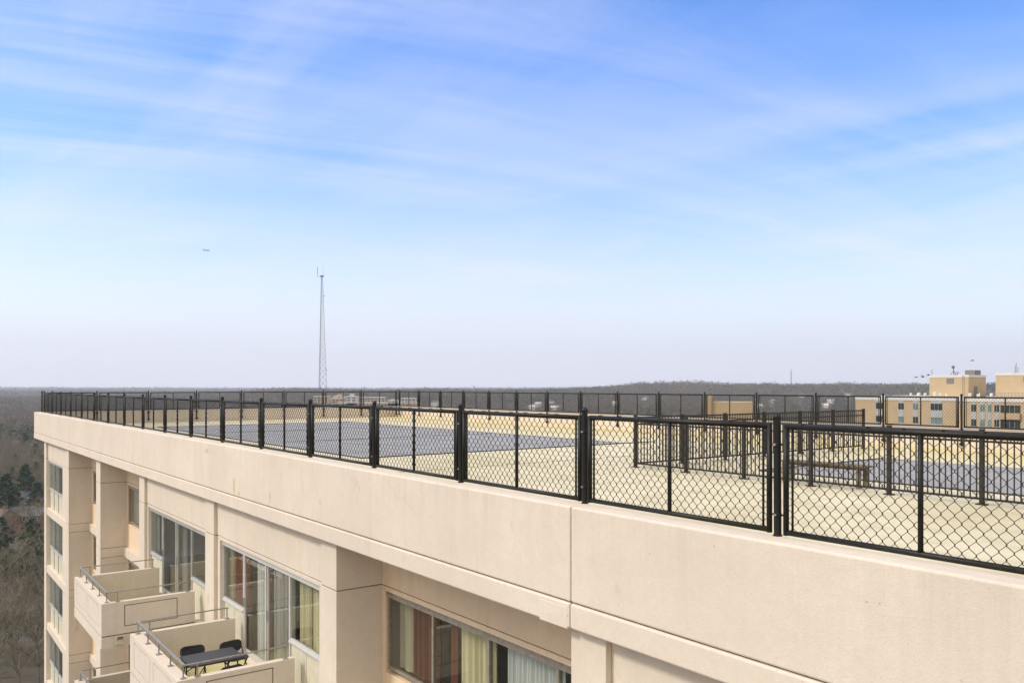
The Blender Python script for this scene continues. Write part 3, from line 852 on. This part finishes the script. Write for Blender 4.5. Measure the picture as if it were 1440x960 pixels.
MB().lathe((4.4, 0, H * .42), [(.05, -.6), (.6, -.4), (.7, 0), (.6, .4), (.05, .6)], 10).build('microwave_dish', M['tower'], t)
t2, H2, base2 = lattice('radio_mast', 1112.5, 2450., 519, 3.2, 1.0, 'thin distant mast on the wooded ridge right of centre', None, 14, .22)
MB().tube((0, 0, H2 * .55), (0, 0, H2 * .82), 1.1, 8).build('antenna_cluster', M['tower'], t2)

# ------------------------------------------------------------------ aircraft and birds
pl_ = empty('aircraft', P(291, 3000., CAMZ + (543 - 352) / F * 3000)); tag(pl_, 'small dark airliner flying high in the sky left of the tower', 'aircraft')
pl_.rotation_euler = (0, 0, math.radians(8)); pl_.scale = (.82, .82, .82)
MB().tube((-13, 0, 0), (9, 0, 0), 1.9, 10, 1.9).tube((9, 0, 0), (14, 0, .2), 1.9, 10, .5).tube((-18, 0, .8), (-13, 0, 0), .4, 10, 1.9).build('fuselage', M['plane'], pl_, smooth=True)
for sg in (-1, 1):
    mb = MB(); mb.add([(3, sg*1.5, -.6), (-2.5, sg*1.5, -.6), (-6, sg*16, .6), (-4, sg*16, .6), (3, sg*1.5, -1.1), (-2.5, sg*1.5, -1.1), (-6, sg*16, .4), (-4, sg*16, .4)],
        [(0,1,2,3), (7,6,5,4), (0,3,7,4), (1,5,6,2), (2,6,7,3), (0,4,5,1)]); mb.build('wing', M['plane'], pl_)
    MB().tube((-1, sg*5.2, -1.6), (2.6, sg*5.2, -1.6), 1.0, 8).build('engine', M['plane'], pl_)
mb = MB().box(-17.5, -14, -.2, .2, .8, 5.6); mb.box(-17.6, -15.4, -5, 5, 1.0, 1.25); mb.build('tail', M['plane'], pl_)
bl = ['small dark bird in the air above the roof vents, leftmost of the birds', 'small dark bird with wings raised, nearest left of the penthouse antenna',
      'small dark bird just beside the whip antenna at the penthouse corner', 'lone dark bird high above the cooling unit of the tan penthouse']
for i, (px_, y, up) in enumerate(((1289, 530.5, .1), (1298, 530, .6), (1306, 527.5, .35), (1368, 507, .2))):
    D = 150.; b = empty('bird', P(px_, D, CAMZ - (y - 543) / F * D)); tag(b, bl[i], 'bird', 'birds over the tan brick building')
    mb = MB(); mb.tube((-.22, 0, 0), (.12, 0, .02), .05, 6, .07); mb.tube((.12, 0, .02), (.26, 0, .05), .07, 6, .02); mb.tube((-.36, 0, .0), (-.22, 0, 0), .06, 6, .05)
    mb.build('body', M['bird'], b)
    for sg in (-1, 1):
        mb = MB(); mb.add([(.1, 0, .04), (-.12, 0, .04), (-.15, sg * .3, up * .3 + .06), (.02, sg * .34, up * .36 + .06), (-.2, sg * .62, up * .45), (.1, 0, .02), (-.12, 0, .02), (-.15, sg * .3, up * .3 + .04), (.02, sg * .34, up * .36 + .04), (-.2, sg * .62, up * .45 - .02)],
               [(0,1,2,3), (3,2,4), (8,7,6,5), (9,7,8), (0,3,8,5), (1,6,7,2), (3,4,9,8), (2,7,9,4)]); mb.build('wing', M['bird'], b)
    b.rotation_euler = (.2, 0, random.uniform(-1, 1))

# ------------------------------------------------------------------ trees
def bare_tree_mesh(seed, H, spread, lean=0):
    r = random.Random(seed); tr = MB(); cr = MB()
    hb = H * r.uniform(.24, .34); r0 = H * .016
    top = Vector((r.uniform(-.4, .4), r.uniform(-.4, .4), hb))
    tr.tube((0, 0, -.5), top, r0 * 1.25, 7, r0 * .8)
    def sliver(p, d, L, w):
        a = d.orthogonal().normalized(); a.rotate(__import__('mathutils').Quaternion(d, r.uniform(0, 6.28)))
        cr.add([p - a * w, p + a * w, p + d * L], [(0, 1, 2)])
    def grow(p, d, L, rad, depth):
        q = p + d * L
        if depth >= 3: 
            cr.tube(p, q, rad, 3, rad * .5, cap=False)
        else: cr.tube(p, q, rad, 5 if depth < 2 else 4, rad * .6, cap=False)
        if depth == 4: 
            for _ in range(4):
                dd = (d + Vector((r.gauss(0, .55), r.gauss(0, .55), r.gauss(.15, .5)))).normalized()
                sliver(p.lerp(q, r.uniform(.3, 1)), dd, L * r.uniform(.7, 1.3), rad * 1.1)
            return
        n = (3, 3, 3, 3)[depth]
        for i in range(n):
            f_ = 1.0 if i == 0 else r.uniform(.45, 1)
            dd = (d + Vector((r.gauss(0, .42), r.gauss(0, .42), r.gauss(.10, .28))) * spread).normalized()
            grow(p.lerp(q, f_), dd, L * r.uniform(.58, .82), rad * .58, depth + 1)
    n = r.randint(4, 6)
    for i in range(n):
        a = 6.283 * i / n + r.uniform(-.4, .4); up = r.uniform(.8, 1.6)
        d = Vector((math.cos(a), math.sin(a), up)).normalized()
        grow(top * r.uniform(.8, 1), d, H * r.uniform(.20, .26), r0 * .6, 1)
    grow(top, Vector((r.gauss(0, .1), r.gauss(0, .1), 1)).normalized(), H * .26, r0 * .7, 1)
    return tr, cr
def pine_mesh(seed, H, wid):
    r = random.Random(seed); tr = MB(); cr = MB()
    tr.tube((0, 0, -.5), (0, 0, H * .95), H * .018, 7, .03)
    layers = 16
    for k in range(layers):
        f_ = k / (layers - 1); z = H * (.10 + .88 * f_); R = wid * (1 - f_) ** .75 * r.uniform(.75, 1.12) + .3
        nb = int(9 + 12 * (1 - f_))
        for i in range(nb):
            a = r.uniform(0, 6.283); rr = R * r.uniform(.65, 1.1)
            d = Vector((math.cos(a), math.sin(a), r.uniform(-.25, .15)))
            for j in range(7):
                p = Vector((0, 0, z)) + d * rr * (.25 + .75 * (j + r.random()) / 7) + Vector((0, 0, r.gauss(0, .25)))
                s_ = r.uniform(.5, 1.1)
                e1 = Vector((r.gauss(0, 1), r.gauss(0, 1), r.gauss(0, .5))).normalized() * s_; e2 = (d * .6 + Vector((r.gauss(0, .5), r.gauss(0, .5), r.gauss(-.3, .4)))).normalized() * s_ * 1.2
                cr.add([p, p + e1, p + e2], [(0, 1, 2)])
    return tr, cr
def tree_thing(name, meshes, tm, cm):
    t = empty(name); meshes[0].build('trunk', tm, t); meshes[1].build('crown', cm, t); return t
protos = [tree_thing('bare_tree', bare_tree_mesh(1, 14, 1.0), M['bark'], M['twig']),
          tree_thing('bare_tree', bare_tree_mesh(2, 17, .85), M['bark'], M['twig']),
          tree_thing('bare_tree', bare_tree_mesh(3, 12, 1.15), M['bark'], M['twig_warm']),
          tree_thing('bare_tree', bare_tree_mesh(4, 15, 1.0), M['bark'], M['twig_warm'])]
pines = [tree_thing('evergreen_tree', pine_mesh(11, 16, 7.2), M['bark'], M['needle']),
         tree_thing('evergreen_tree', pine_mesh(12, 14, 6.0), M['bark'], M['needle2'])]
used = set(); placed = []
def put_tree(kind, i, x, y, sc, label, cat, group):
    src = (protos if kind == 'bare' else pines)[i]
    q = src if src.name not in used else dup(src)
    used.add(src.name)
    q.location = (x, y, gz(x, y)); q.rotation_euler = (0, 0, random.uniform(0, 6.28)); q.scale = (sc * random.uniform(.92, 1.1), sc * random.uniform(.92, 1.1), sc)
    tag(q, label, cat, group); placed.append((x, y)); return q
EG = [(36, 335, 0, 1.15, 'largest dark evergreen among bare trees, just above the small house roofs'),
      (52, 318, 1, .95, 'dark evergreen right of the largest one, close to the concrete building edge'),
      (9, 292, 0, 1.2, 'big dark evergreen at the left edge beside the brick house'),
      (20, 300, 1, 1.0, 'olive evergreen between the left-edge evergreen and the tan gabled house'),
      (45, 218, 1, 1.1, 'olive evergreen in front of the grey-roofed brick house'),
      (2, 225, 0, .9, 'dark evergreen at the left edge, lower down, below the brick houses'),
      (56, 205, 1, .8, 'small olive evergreen close to the building corner, low in the wood')]
for px_, D, i, sc, lb in EG:
    p = P(px_, D); put_tree('pine', i, p.x, p.y, sc, lb, 'evergreen tree', 'evergreens among the bare trees')
# houses in the wood at the left
def gable_house(px_, D, w, d, h, rot, wallm, roofm, label, wins=True, chim=True, detail=True, group=None, name='house', rh=None):
    p = P(px_, D); p.z = gz(p.x, p.y)
    t = empty(name, p, rot); tag(t, label, 'house', group)
    rh = rh or d * .33
    mb = MB().box(-w/2, w/2, -d/2, d/2, -1, h)
    mb.add([(-w/2, -d/2, h), (-w/2, d/2, h), (-w/2, 0, h + rh), (w/2, -d/2, h), (w/2, d/2, h), (w/2, 0, h + rh)], [(0, 2, 1), (3, 4, 5)])
    mb.build('wall', wallm, t)
    o = .35; z_ = h - o * rh / (d/2); th = .16
    mb = MB()
    for sg in (-1, 1):
        mb.add([(-w/2-o, sg*(d/2+o), z_+.02), (w/2+o, sg*(d/2+o), z_+.02), (w/2+o, 0, h+rh+.02), (-w/2-o, 0, h+rh+.02),
                (-w/2-o, sg*(d/2+o), z_+th), (w/2+o, sg*(d/2+o), z_+th), (w/2+o, 0, h+rh+th), (-w/2-o, 0, h+rh+th)],
               [(0,1,2,3), (4,7,6,5), (0,4,5,1), (1,5,6,2), (3,2,6,7), (0,3,7,4)])
    r = mb.build('roof', roofm, t)
    if chim: MB().box(w*.28, w*.28+.9, -.5, .5, h+rh*.4, h+rh+1.1).build('chimney', M['brick'], r)
    if wins:
        for i in range(3):
            x = -w/2 + w * (i + .5) / 3
            f_ = MB().box(x-.65, x+.65, -d/2-.06, -d/2+.05, h-1.75, h-.35).build('window', M['white'], t)
            MB().box(x-.5, x+.5, -d/2-.09, -d/2-.062, h-1.6, h-.5).build('pane', M['dark_glass'], f_)
        dr = MB().box(w*.02-.5+1.5, w*.02+.5+1.5, -d/2-.06, -d/2+.05, 0, 2.1).build('door', M['white'], t)
    return p
hs = [gable_house(39, 292, 11, 8, 5.2, .25, M['brick'], M['roof_grey'], 'brick house with a grey roof and white windows, in the wood left of the building'),
      gable_house(0, 285, 10, 8, 5.5, -.5, M['brick'], M['roof_brown'], 'red brick house with brown roof cut by the left edge of the picture'),
      gable_house(31, 332, 8, 9, 5.5, 1.3, M['far_tan'], M['roof_grey'], 'tan gabled house half hidden behind the dark evergreens'),
      gable_house(48, 322, 10, 7, 4.6, .1, M['brick'], M['roof_grey'], 'grey roofed house between the tan gable and the building corner'),
      gable_house(44, 560, 13, 9, 5.5, .3, M['far_white'], M['roof_grey'], 'white house farther back in the wood beside the roof corner'),
      gable_house(30, 640, 12, 9, 5.5, -.2, M['far_white'], M['roof_brown'], 'small pale house deepest in the wood at the left')]
# road through the wood
mb = MB(); pts = []
for i in range(40):
    X = -260 + i * 7.0; Y = 176 + 10 * math.sin(X * .02) + .12 * (X + 100)
    pts.append((X, Y))
vs = []; fs = []
for X, Y in pts:
    for s_ in (-3.6, 3.6): vs.append((X, Y + s_, gz(X, Y) + .06))
for i in range(len(pts) - 1): fs.append((2*i, 2*i+2, 2*i+3, 2*i+1))
mb.add(vs, fs); tag(mb.build('road', M['road']), kind='structure')
HOLES = [(39, 292, 9, 62), (2, 285, 9, 55), (30, 332, 6, 40), (45, 218, 11, 42), (2, 225, 9, 40), (36, 335, 10, 30), (9, 292, 8, 40), (56, 205, 6, 35)]   # gaps the photo looks through to the houses and evergreens
def clear(x, y):
    for h in hs:
        if (x - h.x) ** 2 + (y - h.y) ** 2 < 64 or (abs(x - h.x - (h.x/h.y) * (-12)) < 5 and -26 < y - h.y < 0): return False
    px_ = 720 + F * x / y; d_ = y
    for hp, hd, hw_, back_ in HOLES:
        if abs(px_ - hp) < hw_ and hd - back_ < d_ < hd + 4: return False
    yr = 176 + 10 * math.sin(x * .02) + .12 * (x + 100)
    return abs(y - yr) > 6
for px_, D in ((-30, 150), (-8, 143), (4, 158), (20, 150), (35, 166), (48, 152), (58, 163), (12, 168), (28, 138), (54, 140), (42, 190), (22, 196), (62, 186), (8, 205), (66, 150), (-15, 190)):
    p = P(px_, D); put_tree('bare', int(px_) % 4, p.x, p.y, .8 + (px_ % 7) * .05, 'bare grey-brown winter tree in the wood left of the cream building', 'tree', 'bare trees in the wood at the left')
for i in range(16):
    D = math.sqrt(random.uniform(360 ** 2, 640 ** 2)); p = P(random.uniform(-12, 62), D)
    if clear(p.x, p.y): put_tree('pine', i % 2, p.x, p.y, random.uniform(.7, 1.05), 'dark evergreen far back among the bare trees of the left wood', 'evergreen tree', 'far evergreens in the wood at the left')
n = 0; tries = 0
r_ = random.Random(5)
while n < 270 and tries < 20000:
    tries += 1
    D = math.sqrt(r_.uniform(140 ** 2, 600 ** 2)); px_ = r_.uniform(-45, 82)
    p = P(px_, D)
    if not clear(p.x, p.y) or any((p.x-a)**2 + (p.y-b)**2 < 20 for a, b in placed): continue
    put_tree('bare', r_.randrange(4), p.x, p.y, r_.uniform(.75, 1.2), 'bare grey-brown winter tree in the wood left of the cream building', 'tree', 'bare trees in the wood at the left')
    n += 1

# far wood: one mass of twiggy crowns out to the horizon
SIGHT = []
def wood():
    tv = []; tm = []
    def region(px0, px1, d0, d1, area, ntri, size, ht, ever):
        a = (px1 - px0) / F; cnt = int(.5 * (d1**2 - d0**2) * a / area)
        D = np.sqrt(rng.uniform(d0**2, d1**2, cnt)); px_ = rng.uniform(px0, px1, cnt)
        X = (px_ - 720) / F * D; Y = D; Z = elev(X, Y)
        h = rng.uniform(.6, 1.25, cnt) * ht * (1 + .3 * wob(X, Y, 45, 33)); w = h * rng.uniform(.30, .46, cnt) * 1.25
        patch = wob(X, Y, 130, 9) + rng.normal(0, .35, cnt)
        isev = patch > ever
        keep = wob(X, Y, 170, 21) > -.62
        for q0, q1, qd in SIGHT: keep &= ~((px_ > q0) & (px_ < q1) & (D < qd + 12) & (D > qd - 420))
        X, Y, Z, h, w, isev = (q[keep] for q in (X, Y, Z, h, w, isev)); cnt = len(X)
        d = rng.normal(size=(cnt, ntri, 3)); d /= np.linalg.norm(d, axis=-1, keepdims=True)
        rad = rng.uniform(.25, 1, (cnt, ntri, 1)) ** .5
        c = d * rad * np.stack([w, w, h * .45], -1)[:, None, :]
        c += np.stack([X, Y, Z + h * .55], -1)[:, None, :]
        c = c[:, :, None, :] + rng.normal(0, 1, (cnt, ntri, 3, 3)) * size * np.array([.75, .75, 1.0])
        tv.append(c.reshape(-1, 3)); tm.append(np.repeat(isev.astype(np.int32), ntri))
        # trunks as thin upright triangles
    region(-60, 130, 600, 1300, 70, 34, .9, 15, .42)
    region(-60, 130, 1300, 2600, 110, 20, 1.4, 16, .45)
    region(130, 1520, 900, 1700, 170, 22, 1.3, 15, .40)
    region(130, 1520, 1700, 3100, 150, 16, 1.7, 16, .40)
    region(-60, 1520, 3100, 5600, 600, 12, 4.0, 20, .6)
    region(-60, 1520, 5600, 9500, 2600, 12, 8.0, 24, 9)
    v = np.concatenate(tv).astype(np.float32); m_ = np.concatenate(tm); nt = len(v) // 3
    me = bpy.data.meshes.new('woodland')
    me.vertices.add(len(v)); me.vertices.foreach_set('co', v.ravel())
    me.loops.add(len(v)); me.loops.foreach_set('vertex_index', np.arange(len(v), dtype=np.int32))
    me.polygons.add(nt); me.polygons.foreach_set('loop_start', np.arange(0, nt * 3, 3, dtype=np.int32))
    try: me.polygons.foreach_set('loop_total', np.full(nt, 3, dtype=np.int32))
    except Exception: pass
    me.materials.append(M['twig_far']); me.materials.append(M['needle2'])
    me.polygons.foreach_set('material_index', m_)
    me.update(calc_edges=True)
    o = bpy.data.objects.new('woodland', me); COL.objects.link(o)
    tag(o, 'grey-brown winter woodland stretching to the horizon behind the roof', 'woodland', kind='stuff')
    print('wood tris', nt)

# ------------------------------------------------------------------ distant blocks and houses
def far_block(px0, px1, ytop, D, m, label, dep=18, bands=True, step=None):
    p = P((px0 + px1) / 2, D); g0 = gz(p.x, p.y); p.z = g0; SIGHT.append((px0 - 2, px1 + 2, D))
    t = empty('apartment_block', p); tag(t, label, 'building', 'pale blocks on the skyline beyond the roof')
    w = (px1 - px0) / F * D; h = CAMZ - (ytop - 543) / F * D - g0
    MB().box(-w/2, w/2, 0, dep, -2, h).build('wall', m, t)
    MB().box(-w/2 - .3, w/2 + .3, -.3, dep + .3, h, h + .9).build('roof_edge', M['white'], t)
    if step: MB().box(-w*.2, w*.15, 4, dep - 3, h + .9, h + .9 + step).build('roof_house', m, t)
    z = h - 1.4
    for i in range(6):
        if z < 3: break
        o = MB()
        nn = max(2, int(w / 5))
        for k in range(nn):
            x = -w/2 + w * (k + .5) / nn; o.box(x - w/nn*.32, x + w/nn*.32, -.12, .1, z - 1.5, z)
        o.build('window_band', M['dark_glass'], t); z -= 3.1
FB = [(441, 461, 557.5, 'tiered pale block at the foot of the radio tower', 'far_tan', None), (462, 482, 560.5, 'low tan block just right of the radio tower', 'far_tan', 4),
      (468, 485, 558, 'reddish tan gabled block behind the others right of the tower', 'far_tan', 3), (487, 501, 557.5, 'bright white block in the middle of the skyline group', 'far_white', 3),
      (505, 515, 559, 'small pale cube block right of the white one', 'far_tan', None), (516, 541, 558.8, 'wide tan block right of the small pale cube', 'far_tan', None),
      (545, 560, 563, 'low pale block with small roof bits beside the wide tan one', 'far_white', 1), (564, 584, 560, 'rightmost pale block of the skyline group', 'far_white', None),
      (474, 590, 566.5, 'long low pale terrace running in front of the skyline group', 'far_tan', None)]
for i, (a, b, yt, lb, mm, stp) in enumerate(FB):
    far_block(a, b, yt, 1180 + (40 * (i % 3)) - (80 if i == 8 else 0), M[mm], lb, step=stp)
HL = [(612, 563, 'white speck of a house right of the skyline blocks'), (748, 569, 'pale house left of the white gable in the middle of the wood'), (757, 565, 'white gabled house in the wood above the fence, centre'),
      (776, 562, 'white house with taller gable among grey trees, right of centre'), (780, 570, 'low white house below the tall white gable'), (865, 567, 'pale house in the wood between two fence posts right of centre'),
      (908, 570, 'small cream house beside dark trees, right of centre'), (1068, 569, 'whitish house right of the beige stair tower'), (1086, 572, 'white house among bare trees, second right of the stair tower'),
      (1127, 566, 'white roofed house under the distant mast'), (1160, 572, 'pale house left of the tan brick building'), (1168, 568, 'pinkish house just left of the tan brick building'),
      (1192, 567, 'cream house nearest the tan brick building')]
for i, (px_, y, lb) in enumerate(HL):
    D = 1500 + (i * 137) % 420
    p = P(px_, D); g0 = gz(p.x, p.y); 
    zt = CAMZ - (y - 543) / F * D
    D2 = D
    for _ in range(60):     # slide along the sight line until the roof ridge meets it
        p = P(px_, D2); g0 = gz(p.x, p.y); zt = CAMZ - (y - 543) / F * D2
        if zt - g0 < 19: break
        D2 += 20
    SIGHT.append((px_ - 5, px_ + 5, D2))
    gable_house(px_, D2, random.uniform(11, 17), 10, max(5., zt - g0 - 3.5), random.uniform(-.9, .9), M['far_white'], M['white'] if i % 3 else M['roof_grey'], lb, False, False, group='far houses in the woodland')
p = P(1286, 2300.); g0 = gz(p.x, p.y)
t = empty('water_tank', (p.x, p.y, g0)); tag(t, 'pale distant tower block on the wooded ridge left of the tan penthouse', 'tower block')
MB().box(-8, 9, 0, 14, -2, CAMZ + 4.5 / F * 2300 - g0).build('wall', M['far_tan'], t)
MB().box(-9, 10, -1, 15, CAMZ + 4.5 / F * 2300 - g0, CAMZ + 6 / F * 2300 - g0).build('roof_edge', M['white'], t)
t.name = 'tower_block'
wood()

# ------------------------------------------------------------------ haze
hz, nt, out = mat('haze_air')
pv = N(nt, 'ShaderNodeVolumePrincipled'); pv.inputs['Color'].default_value = (0.86, 0.91, 1.0, 1)
pv.inputs['Density'].default_value = 0.000105; pv.inputs['Anisotropy'].default_value = 0.2
nt.links.new(pv.outputs[0], out.inputs['Volume'])
o = MB().box(-11800, 11800, -11800, 11800, -12, 640).build('haze', hz); tag(o, kind='stuff')

# ------------------------------------------------------------------ light, sky
SUN_EL, SUN_AZ = 42.0, 258.0      # azimuth clockwise from +Y (north): from the left, a little behind
az = math.radians(SUN_AZ); el = math.radians(SUN_EL)
sd = Vector((math.sin(az) * math.cos(el), math.cos(az) * math.cos(el), math.sin(el)))
sl = bpy.data.lights.new('sun', 'SUN'); sl.energy = 1.55; sl.angle = math.radians(9.0); sl.color = (1.0, 0.92, 0.80)
so = bpy.data.objects.new('sun', sl); COL.objects.link(so); so.rotation_euler = sd.to_track_quat('Z', 'Y').to_euler(); so.location = (0, 0, 300)

w = bpy.data.worlds.new('World'); S.world = w; w.use_nodes = True
nt = w.node_tree; nt.nodes.clear()
out = N(nt, 'ShaderNodeOutputWorld'); bg = N(nt, 'ShaderNodeBackground')
sky = N(nt, 'ShaderNodeTexSky'); sky.sky_type = 'NISHITA'; sky.sun_disc = False
sky.sun_elevation = el; sky.sun_rotation = az; sky.altitude = 100; sky.air_density = 1.0; sky.dust_density = 1.2; sky.ozone_density = 2.5
hs_ = N(nt, 'ShaderNodeHueSaturation'); hs_.inputs['Saturation'].default_value = 1.50; hs_.inputs['Hue'].default_value = 0.512; hs_.inputs['Value'].default_value = 1.0
nt.links.new(sky.outputs[0], hs_.inputs['Color'])
tc = N(nt, 'ShaderNodeTexCoord'); sp = N(nt, 'ShaderNodeSeparateXYZ'); nt.links.new(tc.outputs['Generated'], sp.inputs[0])
def mth(op, a, b=None, clamp=False):
    m_ = N(nt, 'ShaderNodeMath', operation=op); m_.use_clamp = clamp
    for s_, v_ in zip(m_.inputs, (a, b)):
        if v_ is None: continue
        if isinstance(v_, bpy.types.NodeSocket): nt.links.new(v_, s_)
        else: s_.default_value = v_
    return m_.outputs[0]
zc = mth('ADD', mth('MAXIMUM', sp.outputs[2], 0.0), 0.12)
cv = N(nt, 'ShaderNodeCombineXYZ'); nt.links.new(mth('DIVIDE', sp.outputs[0], zc), cv.inputs[0]); nt.links.new(mth('DIVIDE', sp.outputs[1], zc), cv.inputs[1])
def cl(rot, sc, scale, detail, ro, dist, loc=(0, 0, 0)):
    m0 = N(nt, 'ShaderNodeMapping'); m0.inputs['Rotation'].default_value = (0, 0, math.radians(rot)); nt.links.new(cv.outputs[0], m0.inputs[0])
    mp = N(nt, 'ShaderNodeMapping'); mp.inputs['Scale'].default_value = sc; mp.inputs['Location'].default_value = loc
    nt.links.new(m0.outputs[0], mp.inputs[0]); return noise(nt, mp.outputs[0], scale, detail, ro, dist)
c1 = cl(38, (.28, 1.0, 1), 1.0, 9, .60, .8)              # streaks rising to the right
c2 = cl(-24, (.22, 1.5, 1), 1.2, 9, .64, .8, (3, 1, 0))  # finer ones falling to the right
c3 = cl(12, (.5, .7, 1), .5, 3, .5, .4, (1.7, 4.4, 0))
fac = mth('MULTIPLY', ramp(nt, c3, [(0.34, 0.35), (0.60, 1.0)]), mth('ADD', mth('MULTIPLY', ramp(nt, c1, [(0.43, 0.0), (0.64, 1.0)]), .70), mth('MULTIPLY', ramp(nt, c2, [(0.45, 0.0), (0.66, 1.0)]), .62)), True)
low = ramp(nt, sp.outputs[2], [(0.0, .95), (0.07, .72), (0.16, .36), (0.28, .12), (0.40, 0.0)])
fill_veil = ramp(nt, sp.outputs[2], [(0.44, 0.0), (0.66, .80), (1.0, .85)])     # unseen white cloud added overhead as soft, neutral fill light
fac = mth('ADD', mth('ADD', mth('MULTIPLY', fac, .62), 0.0), fill_veil, True)
colr = mixc(nt, fac, hs_.outputs[0], (3.5, 3.5, 4.05))
colr = mixc(nt, low, colr, (3.75, 3.78, 4.15))
back = ramp(nt, mth('MULTIPLY', sp.outputs[1], -1.0), [(0.05, 0.0), (0.45, .9)])       # brighter, warmer veil added out of view behind the camera to fill shaded recesses
colr = mixc(nt, back, colr, (6.3, 5.65, 4.9))
nt.links.new(colr, bg.inputs[0]); bg.inputs[1].default_value = 0.15
nt.links.new(bg.outputs[0], out.inputs[0])

# ------------------------------------------------------------------ camera
cam = bpy.data.cameras.new('camera'); co = bpy.data.objects.new('camera', cam); COL.objects.link(co)
co.location = (0, 0, CAMZ); co.rotation_euler = (math.pi / 2, 0, 0)
cam.sensor_width = 36; cam.lens = F / 1440 * 36; cam.shift_y = 63 / 1440
cam.clip_start = .1; cam.clip_end = 60000
S.camera = co
S.view_settings.view_transform = 'Standard'; S.view_settings.look = 'None'; S.view_settings.gamma = 1; S.view_settings.exposure = 0.87
S.cycles.max_bounces = 8; S.cycles.transparent_max_bounces = 16; S.cycles.volume_bounces = 1
